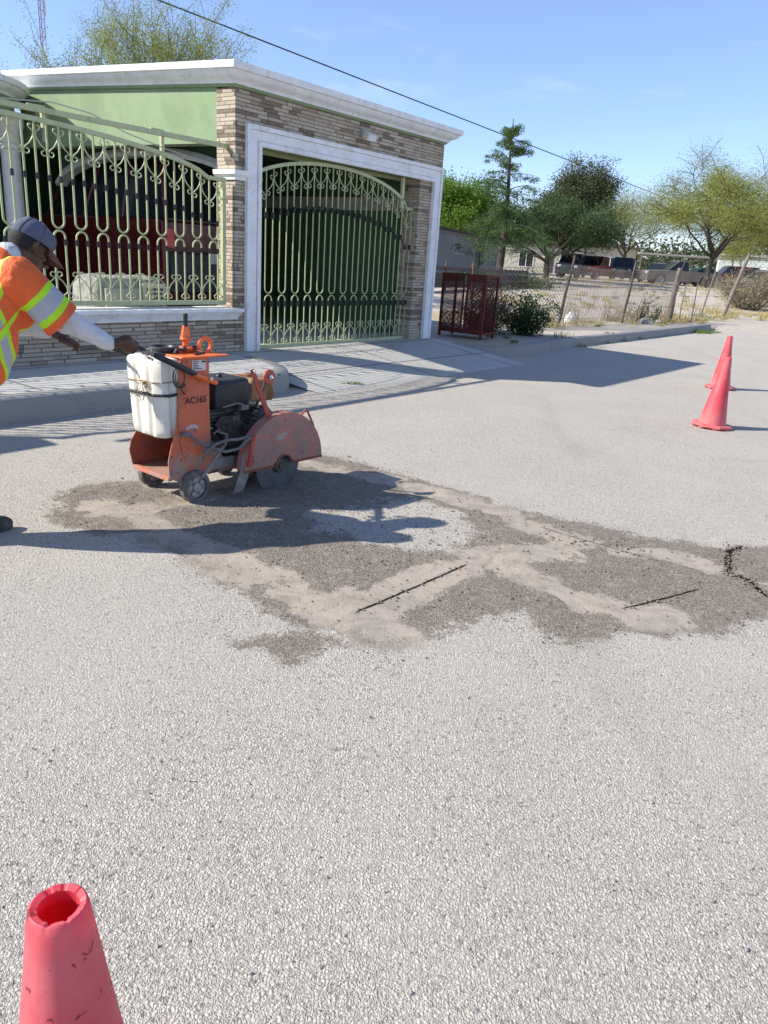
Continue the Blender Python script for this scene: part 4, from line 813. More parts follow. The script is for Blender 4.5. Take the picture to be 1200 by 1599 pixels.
# wheels
def saw_wheel(x, y, r_, w_, nm='wheel'):
    mm = Matrix.Translation((x, y, r_-.003)) @ RX; h_ = w_/2
    wh = sp(nm, MB().lathe([(r_*.72, -h_), (r_*.94, -h_), (r_, -h_*.7), (r_, h_*.7), (r_*.94, h_), (r_*.72, h_)], 36, mm, closed=True), 'tyre')
    b = MB().lathe([(0, h_*.4), (r_*.26, h_*.4), (r_*.27, h_*1.05), (r_*.14, h_*1.15), (0, h_*1.15)], 18, mm).lathe([(0, -h_*.5), (r_*.72, -h_*.5), (r_*.72, h_*.3), (0, h_*.3)], 24, mm)
    for k_ in range(5):
        a_ = 2*math.pi*k_/5+.5; b.lathe([(0, 0), (r_*.17, 0), (r_*.17, h_*.75), (r_*.12, h_*.95), (0, h_*.95)], 12, mm @ Matrix.Translation((r_*.46*math.cos(a_), r_*.46*math.sin(a_), 0)))
    sp('rim', b, 'rim', wh); return wh
saw_wheel(0, -.0, .10, .052); saw_wheel(-.0, .43, .10, .052); saw_wheel(.52, .12, .075, .045); saw_wheel(.52, .36, .075, .045)
sp('axle', MB().tube([(0, .02, .097), (0, .41, .097)], .012, 10).tube([(.52, .14, .072), (.52, .34, .072)], .010, 8).box(.50, .54, .2, .3, .07, .14).prism([(-.03, .09), (.03, .09), (.05, .15), (-.05, .15)], .035, .05).prism([(-.03, .09), (.03, .09), (.05, .15), (-.05, .15)], .37, .385), 'steel')

# ------------------------------------------------------------------ the worker
PR = Vector((-1.3686, 4.5124, 0))-Vector((.6198, .7848, 0))
person = None
def remeshed(mb, name, m, vox=.006, sm=4, parent=None, fac=.5):
    me = bpy.data.meshes.new('tmp'); me.from_pydata([tuple(q) for q in mb.v], [], mb.f); me.update()
    o = link(bpy.data.objects.new('tmp', me)); r_ = o.modifiers.new('r', 'REMESH'); r_.mode = 'VOXEL'; r_.voxel_size = vox; r_.use_smooth_shade = True
    s_ = o.modifiers.new('s', 'SMOOTH'); s_.iterations = sm; s_.factor = fac
    dg = bpy.context.evaluated_depsgraph_get(); me2 = bpy.data.meshes.new_from_object(o.evaluated_get(dg)); me2.name = name
    bpy.data.objects.remove(o); me2.materials.clear(); me2.materials.append(M[m] if isinstance(m, str) else m)
    for p in me2.polygons: p.use_smooth = True
    o = link(bpy.data.objects.new(name, me2))
    if parent: o.parent = parent
    return o
def limb(mb, pts, rad, n=14, flat=1.0):
    """round ended limb through joints, subdivided along a smooth curve"""
    P = [Vector(p) for p in pts]; Q = []; q2 = []
    for i in range(len(P)-1):
        p0 = P[max(0, i-1)]; p1 = P[i]; p2_ = P[i+1]; p3 = P[min(len(P)-1, i+2)]
        for k_ in range(5):
            t = k_/5; Q.append(.5*((2*p1)+(-p0+p2_)*t+(2*p0-5*p1+4*p2_-p3)*t*t+(-p0+3*p1-3*p2_+p3)*t**3)); q2.append(rad[i]*(1-t)+rad[i+1]*t)
    Q.append(P[-1]); q2.append(rad[-1]); mb.tube(Q, q2, n, flat=flat); mb.sphere(Q[0], q2[0]*.98, 8); mb.sphere(Q[-1], q2[-1]*.98, 8); return mb
def cutoff(o, p, n_, cond):
    """trim a cloth shell at a plane and close the hem with a flat turned-in rim"""
    b = bmesh.new(); b.from_mesh(o.data); nn = Vector(n_).normalized()
    g_ = [f_ for f_ in b.faces if cond(f_.calc_center_median())]; ed = {e for f_ in g_ for e in f_.edges}; ve = {v_ for f_ in g_ for v_ in f_.verts}
    r_ = bmesh.ops.bisect_plane(b, geom=g_+list(ed)+list(ve), plane_co=p, plane_no=nn, clear_outer=False)
    bmesh.ops.delete(b, geom=[f_ for f_ in b.faces if cond(f_.calc_center_median()) and (f_.calc_center_median()-Vector(p)).dot(nn) > 1e-6], context='FACES')
    bmesh.ops.holes_fill(b, edges=[e for e in b.edges if e.is_boundary]); b.to_mesh(o.data); b.free()
    o.data.set_sharp_from_angle(angle=R(60))
HIP = Vector((-.25, 0, .86)); CH = Vector((.045, 0, 1.215)); NK = Vector((.115, 0, 1.36)); HD = Vector((.235, 0, 1.42))
SHR, SHL = Vector((.075, -.185, 1.30)), Vector((.075, .185, 1.285))
ELR, WRR = Vector((.285, -.265, 1.085)), Vector((.472, -.285, .972))
ELL, WRL = Vector((.20, .25, 1.04)), Vector((.385, .17, .985))
BAR0, BAR1 = Vector((-.47, -.03, .990)), Vector((-.26, -.03, .899))        # the saw's right handle rod, in the saw's frame
def s2p(v): return Vector((v[0]+1.0, v[1]-.27, v[2]))                    # saw frame -> person frame
body = MB()
limb(body, [HIP, HIP.lerp(CH, .5), CH], [.135, .13, .145]); limb(body, [CH, NK], [.12, .07]); limb(body, [NK, HD+Vector((-.02, 0, -.03))], [.062, .06])
limb(body, [SHR, ELR, WRR], [.058, .044, .030]); limb(body, [SHL, ELL, WRL], [.058, .044, .030]); limb(body, [CH+Vector((.0, -.1, .05)), SHR], [.09, .065]); limb(body, [CH+Vector((.0, .1, .05)), SHL], [.09, .065])
KNR, ANR = Vector((-.27, -.09, .49)), Vector((-.215, -.02, .09)); KNL, ANL = Vector((-.34, .12, .48)), Vector((-.52, .12, .09))
for h_, k1, a1 in ((HIP+Vector((0, -.09, -.02)), KNR, ANR), (HIP+Vector((0, .09, -.02)), KNL, ANL)): limb(body, [h_, k1, a1], [.095, .06, .042])
# head: pitched forward
PT = R(35); HF = Vector((math.cos(PT), 0, -math.sin(PT))); HUp = Vector((math.sin(PT), 0, math.cos(PT)))
HM = Matrix(((HF.x, 0, HUp.x, HD.x), (0, 1, 0, 0), (HF.z, 0, HUp.z, HD.z), (0, 0, 0, 1)))
def hpnt(x, y, z): return HM @ Vector((x, y, z))
HM3 = HM.to_3x3()
body.sphere(hpnt(-.008, 0, .02), (.098, .076, .098), 14, HM3); body.sphere(hpnt(.028, 0, -.045), (.062, .056, .068), 12, HM3)
body.sphere(hpnt(.062, 0, -.085), (.026, .030, .020), 8, HM3)                        # chin
limb(body, [hpnt(.086, 0, .012), hpnt(.104, 0, -.018), hpnt(.112, 0, -.03)], [.010, .013, .015]); body.sphere(hpnt(.100, -.014, -.034), .010, 8); body.sphere(hpnt(.100, .014, -.034), .010, 8)
limb(body, [hpnt(.082, -.034, .028), hpnt(.092, 0, .03), hpnt(.082, .034, .028)], [.012, .011, .012])
limb(body, [hpnt(.082, -.020, -.060), hpnt(.092, 0, -.058), hpnt(.082, .020, -.060)], [.007, .009, .007]); limb(body, [hpnt(.080, -.018, -.072), hpnt(.089, 0, -.072), hpnt(.080, .018, -.072)], [.007, .009, .007])
for sg in (-1, 1):
    limb(body, [hpnt(-.012, sg*.078, .022), hpnt(-.022, sg*.086, .010), hpnt(-.016, sg*.084, -.012), hpnt(-.004, sg*.078, -.028)], [.010, .011, .010, .008]); body.sphere(hpnt(.055, sg*.042, -.012), (.024, .018, .018), 8, HM3)
# right hand closed round the handle rod
bp0, bp1 = s2p(BAR0), s2p(BAR1); bd = (bp1-bp0).normalized(); gc = bp0.lerp(bp1, .22)
up_ = Vector((0, 0, 1)); perp = (up_-bd*up_.dot(bd)).normalized(); side = bd.cross(perp).normalized()      # side: towards +y or -y
if side.y > 0: side = -side
pc = gc+perp*.004+side*.020-bd*.034
limb(body, [WRR, WRR.lerp(pc, .55), pc], [.031, .033, .036], flat=.85)
for k_, (ln, rd) in enumerate(((.96, .0098), (1.05, .0102), (1.0, .0098), (.84, .0088))):
    b0 = gc+bd*(.022-.0205*k_)
    kn = b0+perp*.012+side*.034; p1_ = b0-perp*.020+side*.034*ln; p2_ = b0-perp*.040*ln+side*.012; p3_ = b0-perp*.030*ln-side*.016
    limb(body, [pc+(b0-gc)*.6+perp*.002, kn, p1_, p2_, p3_], [.017, rd*1.25, rd*1.12, rd*1.05, rd*.9], 10)
limb(body, [pc-side*.018-bd*.01, gc+perp*.012-side*.026+bd*.012, gc-perp*.014-side*.022+bd*.032, gc-perp*.024-side*.004+bd*.038], [.017, .0125, .0115, .0095], 10)
# left hand, relaxed and half curled
lh = Vector((.455, .13, .952)); ld = (lh-WRL).normalized(); limb(body, [WRL, WRL.lerp(lh, .6), lh], [.030, .030, .028], flat=.75)
for k_ in range(4):
    o_ = Vector((0, .030-.020*k_, 0)); ln = (.95, 1.05, 1.0, .85)[k_]
    limb(body, [lh+o_*.9, lh+o_+ld*.035*ln, lh+o_+ld*.062*ln+Vector((-.0, 0, -.014)), lh+o_+ld*.070*ln+Vector((-.012, 0, -.036))], [.013, .0105, .0098, .0085], 10)
limb(body, [lh+Vector((-.04, -.028, -.005)), lh+Vector((-.015, -.048, -.02)), lh+Vector((.012, -.046, -.036))], [.015, .0115, .0095], 10)
person = remeshed(body, 'person', 'skin', .0052, 3)
person.location = PR; person.rotation_euler = (0, 0, SAWROT)
tag(person, 'worker in orange safety vest and grey cap bending over the saw handle', 'person')

def vest_material():
    k = NT('hi_vis_vest'); o = k.obj(); sx = k.n('SeparateXYZ'); k.l(o, sx.inputs[0])
    def dotc(v, p):
        d_ = k.n('VectorMath', operation='DOT_PRODUCT'); k.l(o, d_.inputs[0]); d_.inputs[1].default_value = v
        return k.math('SUBTRACT', d_.outputs['Value'], Vector(v).dot(Vector(p)))
    wob_ = k.math('MULTIPLY', k.math('SUBTRACT', k.noise(o, 7, 3), .5), .02)
    ta = k.math('ADD', dotc((.94, 0, .35), (0, 0, 0)), wob_)
    aax = (ELR-SHR).normalized(); aa = k.math('ADD', dotc(tuple(aax), SHR), wob_)
    ya = k.math('ADD', k.math('ABSOLUTE', sx.outputs[1]), wob_); yb = k.math('ADD', ya, k.mr(dotc((.7, 0, -.7), (0, 0, 0)), -.84, -.72, 0, .095))
    def bandm(x, a_, b_): return k.math('MULTIPLY', k.math('GREATER_THAN', x, a_), k.math('LESS_THAN', x, b_))
    arm = k.math('MULTIPLY', k.math('GREATER_THAN', ya, .19), k.math('GREATER_THAN', aa, .10))
    arm_l = k.math('MULTIPLY', arm, bandm(aa, .105, .235)); arm_s = k.math('MULTIPLY', arm, bandm(aa, .134, .204))
    na = k.math('SUBTRACT', 1.0, arm)
    wl = k.math('MULTIPLY', na, bandm(ta, .285, .375)); ws = k.math('MULTIPLY', na, bandm(ta, .306, .354))
    vl = k.math('MULTIPLY', na, bandm(yb, .095, .190)); vs = k.math('MULTIPLY', na, bandm(yb, .115, .170))
    orange = k.mix(k.noise(o, 9, 3), (.86, .15, .03), (.74, .11, .022))
    c = k.mix(vl, orange, (.46, .80, .02)); c = k.mix(vs, c, (.40, .42, .45)); c = k.mix(wl, c, (.46, .80, .02)); c = k.mix(ws, c, (.40, .42, .45))
    c = k.mix(arm_l, c, (.46, .80, .02)); c = k.mix(arm_s, c, (.40, .42, .45))
    k.col(c); k.b.inputs['Roughness'].default_value = .75
    k.bump(k.math('ADD', k.noise(o, 9, 4, .55, 1.0), k.math('MULTIPLY', k.noise(o, 500, 2), .05)), .9, .035); return k.m
M['vest'] = vest_material()
vb = MB()
# torso shell: loose, wider at the belly
limb(vb, [HIP.lerp(CH, .22), HIP.lerp(CH, .5)+Vector((.015, 0, -.02)), CH+Vector((.01, 0, -.01))], [.155, .175, .165], 20)
for sg, sh in ((-1, SHR), (1, SHL)):
    limb(vb, [HIP.lerp(CH, .22)+Vector((.02, sg*.05, -.01)), HIP.lerp(CH, .5)+Vector((.02, sg*.06, -.02)), CH+Vector((.01, sg*.07, .0))], [.14, .145, .13], 16)
    limb(vb, [CH+Vector((.02, sg*.06, .03)), sh+Vector((.0, 0, -.02))], [.12, .09])
    el = ELR if sg < 0 else ELL; limb(vb, [sh, sh.lerp(el, .45)+Vector((-.01, 0, -.016)), sh.lerp(el, 1.0)+Vector((-.012, 0, -.034))], [.088, .094, .104], 18)
limb(vb, [CH+Vector((.03, 0, .05)), NK+Vector((-.015, 0, -.015))], [.11, .082])
vb.sphere(CH+Vector((.07, 0, -.07)), (.12, .16, .14), 12); vb.sphere((-.035, 0, .98), (.155, .175, .18), 14); vb.sphere((-.07, 0, .88), (.145, .17, .15), 14); vb.sphere(CH+Vector((-.04, 0, .035)), (.14, .17, .13), 12)
vest = remeshed(vb, 'vest', 'vest', .007, 7, person)
cutoff(vest, SHR.lerp(ELR, .84)+Vector((0, 0, -.02)), ELR-SHR, lambda q: q.y < -.16); cutoff(vest, SHL.lerp(ELL, .80)+Vector((0, 0, -.02)), ELL-SHL, lambda q: q.y > .16)
sh_ = MB(); limb(sh_, [SHR.lerp(ELR, .6), ELR+Vector((0, 0, -.008)), ELR.lerp(WRR, .6), WRR.lerp(ELR, .04)], [.062, .055, .046, .040], 18); sh_.sphere(ELR+Vector((-.02, .0, -.03)), (.06, .036, .032), 8)
remeshed(sh_, 'shirt_sleeve', 'shirt', .0055, 5, person)
sh_ = MB(); limb(sh_, [SHL.lerp(ELL, .6), ELL+Vector((0, 0, -.01)), ELL.lerp(WRL, .6), WRL.lerp(ELL, .04)], [.068, .062, .048, .040], 18)
remeshed(sh_, 'shirt_sleeve', 'shirt', .0055, 5, person)
sh_ = MB(); limb(sh_, [NK+Vector((-.03, 0, -.04)), NK+Vector((.012, 0, .012))], [.085, .072]); remeshed(sh_, 'collar', 'shirt', .006, 4, person)
tr = MB()
for sg, k1, a1 in ((-1, KNR, ANR), (1, KNL, ANL)): limb(tr, [HIP+Vector((0, sg*.075, .0)), k1, a1+Vector((0, 0, .02))], [.128, .088, .075], 18)
tr.sphere(HIP+Vector((-.01, 0, -.02)), (.165, .18, .15), 14); tr.sphere(HIP+Vector((-.05, -.06, -.04)), (.13, .11, .13), 12); tr.sphere(HIP+Vector((-.05, .06, -.04)), (.13, .11, .13), 12); remeshed(tr, 'trousers', 'jeans', .009, 5, person)
for a1, fx in ((ANR, Vector((1, -.05, 0))), (ANL, Vector((1, .1, 0)))):
    bo = MB(); limb(bo, [a1+Vector((0, 0, .02)), Vector((a1.x-.01, a1.y, .055))], [.055, .05]); base = Vector((a1.x, a1.y, 0))
    limb(bo, [base-fx*.045+Vector((0, 0, .045)), base+fx*.06+Vector((0, 0, .048)), base+fx*.155+Vector((0, 0, .040)), base+fx*.19+Vector((0, 0, .034))], [.040, .047, .043, .032], 16)
    bo.prism([(base.x+x*fx.x-y*fx.y, base.y+x*fx.y+y*fx.x) for x, y in [(-.085, .0), (-.07, .036), (.0, .037), (.11, .048), (.19, .036), (.222, .0), (.19, -.036), (.11, -.046), (0, -.037), (-.07, -.036)]], .001, .026, 'xy')
    remeshed(bo, 'boot', 'shoe', .006, 3, person)
# hair, cap, glasses
hr = MB().sphere(hpnt(-.014, 0, .018), (.101, .0805, .094), 14, HM3); hair = hr.build('hair', 'hair', person, smooth=60)
bmh = bmesh.new(); bmh.from_mesh(hair.data); inv = HM.inverted()
bmesh.ops.delete(bmh, geom=[v_ for v_ in bmh.verts if (lambda q: q.x > .045 or q.z < -.055 or (q.z < .0 and q.x > -.02))(inv @ v_.co)], context='VERTS'); bmh.to_mesh(hair.data); bmh.free()
cp = MB(); rs = []
for z, g_, ox in ((.030, 1.06, 0), (.045, 1.075, 0), (.07, 1.05, 0), (.095, .93, -.002), (.115, .72, -.004), (.128, .42, -.006), (.133, .1, -.006)):
    rs.append([hpnt(-.008+ox+.101*g_*math.cos(a_), .0815*g_*math.sin(a_), z+(.012*math.cos(a_) if g_ > .9 else 0)) for a_ in np.linspace(0, 2*math.pi, 36, endpoint=False)])
cap_ = cp.rings(rs).sphere(hpnt(-.014, 0, .136), .008, 6).build('cap', 'capm', person, smooth=60)
sm_ = MB()
for k_ in range(6):
    a_ = math.pi*k_/3+.52; sm_.tube([hpnt(-.008+.1015*g_*math.cos(a_)*1.01+ox, .082*g_*math.sin(a_)*1.01, z+(.012*math.cos(a_) if g_ > .9 else 0)+.001) for z, g_, ox in ((.030, 1.06, 0), (.045, 1.075, 0), (.07, 1.05, 0), (.095, .93, -.002), (.115, .72, -.004), (.128, .42, -.006), (.133, .1, -.006))], .0018, 4)
sm_.build('cap_seam', 'capm', cap_, smooth=60)
br = []
for i in range(13):
    a_ = -1.05+2.1*i/12; ca_, sa_ = math.cos(a_), math.sin(a_); x0 = -.008+.104*ca_; y0 = .085*sa_; ln = .095*max(0, math.cos(a_*1.42))**.5
    br.append([hpnt(x0-.004, y0, .046), hpnt(x0+ln*.5, y0*(1+.08), .036-.018*abs(sa_)), hpnt(x0+ln, y0*1.06, .018-.022*abs(sa_)), hpnt(x0+ln, y0*1.06, .014-.022*abs(sa_)), hpnt(x0+ln*.5, y0*(1+.08), .031-.018*abs(sa_)), hpnt(x0-.004, y0, .040)])
MB().rings(br).build('cap_brim', 'brim', cap_, smooth=60)
gl = MB()
for sg in (-1, 1):
    gl.tube([hpnt(.098-.012*math.cos(a_)*0+.0, sg*.034+.024*math.cos(a_), .006+.018*math.sin(a_)) for a_ in np.linspace(0, 6.283, 18, endpoint=False)], .0022, 5, closed=True).tube([hpnt(.098, sg*.058, .01), hpnt(.085, sg*.078, .012), hpnt(-.01, sg*.083, .016)], .0020, 5)
gl.tube([hpnt(.100, -.012, .010), hpnt(.104, 0, .014), hpnt(.100, .012, .010)], .002, 5).build('glasses', 'engine', person)

# ------------------------------------------------------------------ red cage, shrub, bag
cage = tag(empty('waste_cage', (.80, 14.45, .15), math.atan2(-.54, .85)), 'dark red mesh waste cage with double doors beside the white gate casing', 'waste cage')
CW, CD, CH_ = .86, .50, 1.12
fr = MB()
for x in (0, CW):
    for y in (0, CD): fr.box(x-.02, x+.02, y-.02, y+.02, 0, CH_)
for z in (.10, CH_-.02):
    for y in (0, CD): fr.box(.02, CW-.02, y-.017, y+.017, z-.017, z+.017)
    for x in (0, CW): fr.box(x-.017, x+.017, .02, CD-.02, z-.017, z+.017)
fr.build('frame', 'redmetal', cage)
def mesh_wires(b, x0, x1, z0, z1, y, st, r_, ax='x'):
    n_ = int((x1-x0+z1-z0)/st)
    for i in range(n_+1):
        for sg in (0, 1):
            c = i*st; a_ = (x0+max(0, c-(z1-z0)), z0+min(c, z1-z0)); d_ = (x0+min(c, x1-x0), z0+max(0, c-(x1-x0)))
            p, q_ = [a_, d_]
            if sg: p = (x1+x0-p[0], p[1]); q_ = (x1+x0-q_[0], q_[1])
            P_1 = (p[0], y, p[1]) if ax == 'x' else (y, p[0], p[1]); P_2 = (q_[0], y, q_[1]) if ax == 'x' else (y, q_[0], q_[1])
            if (Vector(P_1)-Vector(P_2)).length > .02: b.tube([P_1, P_2], r_, 3, cap=False)
for x0, x1 in ((.0, .47), (.50, CW)):
    d_ = MB(); d_.box(x0+.021, x1-.021, -.045, -.02, CH_-.13, CH_-.04).box(x0+.021, x1-.021, -.045, -.02, .12, .17)
    for x in (x0+.02, x1-.02): d_.box(x-.014, x+.014, -.048, -.019, .08, CH_-.03)
    dd = d_.build('door', 'redmetal', cage); m_ = MB(); mesh_wires(m_, x0+.03, x1-.03, .17, CH_-.13, -.032, .028, .0035); m_.build('wire_mesh', 'redmetal', dd, smooth=0)
    m_ = MB(); mesh_wires(m_, x0+.03, x1-.03, .17, .46, -.026, .022, .0035); m_.build('lower_mesh', 'redmetal', dd, smooth=0)
MB().box(.465, .505, -.055, -.046, CH_-.20, CH_-.02).build('hasp', 'chrome', cage)
m_ = MB(); mesh_wires(m_, .02, CW-.02, .12, CH_-.04, CD, .05, .003)
for x in (0, CW): mesh_wires(m_, .02, CD-.02, .12, CH_-.04, x, .05, .003, 'y')
m_.build('side_mesh', 'redmetal', cage, smooth=0)
for x in (.25, .62): MB().box(x-.02, x+.02, CD-.015, CD+.015, .117, CH_-.04).build('upright', 'redmetal', cage)
MB().box(.01, CW-.01, .01, CD-.01, .085, .10).build('floor_plate', 'redmetal', cage)

def leaf_cloud(centres, spread, per, size, m, name, parent, aspect=.45, down=None, flat=.8):
    c = np.repeat(np.array(centres), per, axis=0); c = c+np.clip(rng.normal(size=c.shape), -1.7, 1.7)*spread*np.array([1, 1, flat])
    ax_, ay_ = rand_axes(len(c), size, aspect, down); return quads(name, c, ax_, ay_, m, parent)

TREEZ = 0
def branchy(base, height, nmain, m_leaf, m_bark, name, label, spread=1.0, lean=.5, leaf=.02, per=26, levels=3, group=None, cat='tree', trunk_r=.15, trunk_h=.25, gapseed=1, clump=.25, up=.3, droop=0.0, hasleaf=1.0, twig=True, aspect=.4, squash=1.0, bias=(0, 0), width=None, zmin=0.0, rmin=.0):
    """tree grown from a forking skeleton: trunk, limbs and twigs, with leaves along the outer twigs"""
    base = (base[0], base[1], ground_z(base[0], base[1])-.05); r_ = random.Random(gapseed); t = tag(empty(name, base), label, cat, group); tb = MB(); tips = []; tubes = []
    def grow(p, d_, ln, rad, lv):
        pts = [p]; n_ = 4; q_ = Vector(p); dd = Vector(d_)
        for i in range(n_):
            dd = (dd+Vector((r_.gauss(0, .18), r_.gauss(0, .18), r_.gauss(0, .10)+up*.12-droop*.25*(lv > 1)))).normalized(); q_ = q_+dd*ln/n_; pts.append(q_.copy())
        rr_ = [rad*(1-.45*i/n_) for i in range(n_+1)]
        if rad > .003: tubes.append((pts, rr_, 8 if lv == 0 else (6 if lv < 3 else 3)))
        if lv >= levels:
            for q2 in pts[1:]: tips.append(tuple(q2))
            return
        if lv >= levels-1:
            for q2 in pts[2:]: tips.append(tuple(q2))
        k_ = nmain if lv == 0 else r_.choice((3, 4, 4, 5))
        for j in range(k_):
            f_ = r_.uniform(.35, 1.0) if lv > 0 else r_.uniform(.75, 1.0); i0 = min(n_-1, int(f_*n_)); st = pts[i0].lerp(pts[i0+1], f_*n_-i0)
            az = 2*math.pi*(j+r_.uniform(-.3, .3))/k_+lv; sp_ = (lean if lv == 0 else .75)*r_.uniform(.6, 1.3)
            o_ = Vector((math.cos(az)+bias[0]*(lv == 0), math.sin(az)+bias[1]*(lv == 0), 0)).normalized(); nd = (dd+o_*sp_*1.35).normalized(); nd.z = nd.z*squash+(.0 if lv else .05)
            grow(st, nd.normalized(), ln*r_.uniform(.62, .85)*(1.45*spread if lv == 0 else 1), rr_[i0]*r_.uniform(.5, .68), lv+1)
    grow(Vector((0, 0, -.15)), Vector((r_.uniform(-.1, .1), r_.uniform(-.1, .1), 1)), height*trunk_h, trunk_r, 0)
    T_ = np.array(tips); sz = height/np.percentile(T_[:, 2], 99.5); rad_ = np.percentile(np.hypot(T_[:, 0], T_[:, 1]), 96); sx_ = (width/2/rad_) if width else sz
    for pts, rr_, n_ in tubes:
        rr_ = [max(rmin, q_) for q_ in rr_]; tb.tube([Vector((p.x*sx_, p.y*sx_, p.z*sz)) for p in pts], rr_, n_, cap=False)
    tips = [(x*sx_, y*sx_, z*sz) for x, y, z in tips if z*sz > zmin]
    tb.build('trunk', m_bark, t, smooth=60)
    tips = [q_ for q_ in tips if noise.noise((q_[0]*.9, q_[1]*.9, q_[2]*.9+gapseed)) > -.30+(1-hasleaf)*.5]
    if tips: leaf_cloud(tips, clump, per, leaf, m_leaf, 'crown', t, aspect, (0, 0, -droop*2) if droop else None)
    return t

# dark shrub beside the cage
def shrub(name, loc, label, m_leaf, h_, wd, n_=26, leaf=.03, per=16, seed=1, cat='shrub', group=None, stem='bark'):
    r_ = random.Random(seed); t = tag(empty(name, loc), label, cat, group); tb = MB(); tips = []
    for k_ in range(n_):
        a_ = r_.uniform(0, 6.283); rr_ = wd*math.sqrt(r_.random()); hh = h_*r_.uniform(.45, 1.05)*(1-.35*(rr_/wd)**2)
        pts = [Vector((0, 0, -.03))+Vector((math.cos(a_), math.sin(a_), 0))*rr_*.25]
        for i in range(1, 5): pts.append(Vector((math.cos(a_)*rr_*(.25+.75*i/4)+r_.gauss(0, wd*.06), math.sin(a_)*rr_*(.25+.75*i/4)+r_.gauss(0, wd*.06), hh*i/4)))
        tb.tube(pts, [.012*h_, .009*h_, .007*h_, .005*h_, .003*h_], 4, cap=False); tips += [tuple(q_) for q_ in pts[1:]]
    tb.build('stem', stem, t); leaf_cloud(tips, wd*.13, per, leaf, m_leaf, 'foliage', t); return t
shrub('shrub', (2.55, 15.75, .14), 'dark green leafy shrub growing between the red cage and the wire fence', 'shrub', .88, .62, 34, .034, 26, 4)
shrub('dry_bush', (1.75, 15.55, .14), 'brown dry bush standing right behind the red mesh cage', 'cagebush', 1.05, .62, 46, .024, 30, 77, 'bush')
# plastic bag
bg_ = MB(); rs = []
for z, g_ in ((0, .6), (.03, 1.0), (.12, 1.05), (.20, .85), (.27, .5), (.31, .22), (.345, .12), (.37, .20)):
    rs.append([(.155*g_*math.cos(a_)*(1+.25*noise.noise((math.cos(a_)*2, math.sin(a_)*2, z*8))), .12*g_*math.sin(a_)*(1+.25*noise.noise((math.cos(a_)*2, math.sin(a_)*2, z*8+3))), z+.02*noise.noise((a_, z*5, 4))) for a_ in np.linspace(0, 2*math.pi, 30, endpoint=False)])
bag = MB().rings(rs).build('plastic_bag', 'plastic', smooth=60); bag.location = (4.36, 19.55, .15); tag(bag, 'knotted white plastic bag lying at the foot of the wire fence', 'plastic bag')

# ------------------------------------------------------------------ wire fence along the lot
FP = [((1.6, 16.9), (1.55, 16.95), 1.35, .035, 'darkwood'), ((3.85, 18.64), (4.06, 18.75), 1.62, .034, 'darkwood'), ((6.35, 22.07), (6.5, 22.1), 1.66, .036, 'darkwood'), ((8.32, 23.98), (8.40, 24.0), 1.56, .085, 'wood'),
      ((8.77, 24.37), (8.80, 24.4), 1.1, .018, 'wood'), ((9.19, 24.48), (9.2, 24.5), 1.18, .022, 'wood'), ((9.85, 25.56), (10.1, 25.6), 1.54, .028, 'wood'), ((11.3, 27.36), (11.85, 27.4), 2.17, .068, 'wood'), ((15.4, 34.2), (15.9, 34.3), 1.65, .045, 'darkwood')]
fence = tag(empty('wire_fence', (3.85, 18.64, .15)), 'sagging chain link and barbed wire fence on crooked wooden posts along the lot', 'fence'); fo = Vector((3.85, 18.64, .15))
tops = []
for i, ((x0, y0), (x1, y1), h_, r_, m_) in enumerate(FP):
    gz = ground_z(x0, y0); a_ = Vector((x0, y0, gz-.1))-fo; c = Vector((x1, y1, gz+h_))-fo; pts = [a_.lerp(c, f_)+Vector((noise.noise((f_*3, i, 0)), noise.noise((f_*3, i, 4)), 0))*r_*.8*(0 < f_ < 1) for f_ in np.linspace(0, 1, 7)]
    MB().tube(pts, [r_*(1.08-.25*f_+.1*noise.noise((f_*6, i, 9))) for f_ in np.linspace(0, 1, 7)], 9).build('post', m_, fence); tops.append((a_+Vector((0, 0, .1)), c, h_))
def span(i, j, f0, f1, sagg=.03, n_=14):
    (a_, b_, _), (c, d_, _) = tops[i], tops[j]; p = a_.lerp(b_, f0); q_ = c.lerp(d_, f1)
    return [p.lerp(q_, k_/n_)+Vector((0, 0, -sagg*4*(k_/n_)*(1-k_/n_))) for k_ in range(n_+1)]
main = [0, 1, 2, 3, 7, 8]
bw = MB()
for i, j in zip(main[:-1], main[1:]):
    for f_ in (.12, .3, .5, .72, .93): bw.tube(span(i, j, f_*min(1, 1.5/tops[i][2]), f_*min(1, 1.5/tops[j][2]), rnd.uniform(.0, .05)), .005, 3, cap=False)
bw.build('barbed_wire', 'wire', fence, smooth=0)
cl = MB()
for i, j in ((0, 1), (1, 2), (2, 3)):
    L_ = span(i, j, .02, .02, 0, 1); U_ = span(i, j, .94*min(1, 1.5/tops[i][2]), .94*min(1, 1.5/tops[j][2]), 0, 1); ln = (L_[1]-L_[0]).length; st = .10; hh = 1.45; n_ = int((ln+hh)/st)
    def pt(u_, w_):
        q_ = L_[0].lerp(L_[1], u_/ln).lerp(U_[0].lerp(U_[1], u_/ln), w_/hh); wv = Vector((.8, -.6, 0))*.05*noise.noise((u_*1.2, w_*1.2, i)); return q_+wv+Vector((0, 0, -.05*noise.noise((u_*.8, 1, i))*w_))
    for k_ in range(n_):
        c = k_*st; p = (max(0, c-hh), min(c, hh)); q_ = (min(c, ln), max(0, c-ln))
        for mir in (0, 1):
            P1 = (ln-p[0], p[1]) if mir else p; P2 = (ln-q_[0], q_[1]) if mir else q_
            cl.tube([pt(P1[0]+(P2[0]-P1[0])*f_, P1[1]+(P2[1]-P1[1])*f_) for f_ in np.linspace(0, 1, 6)], .0048, 3, cap=False)
cl.build('chain_link', 'wire', fence, smooth=0)
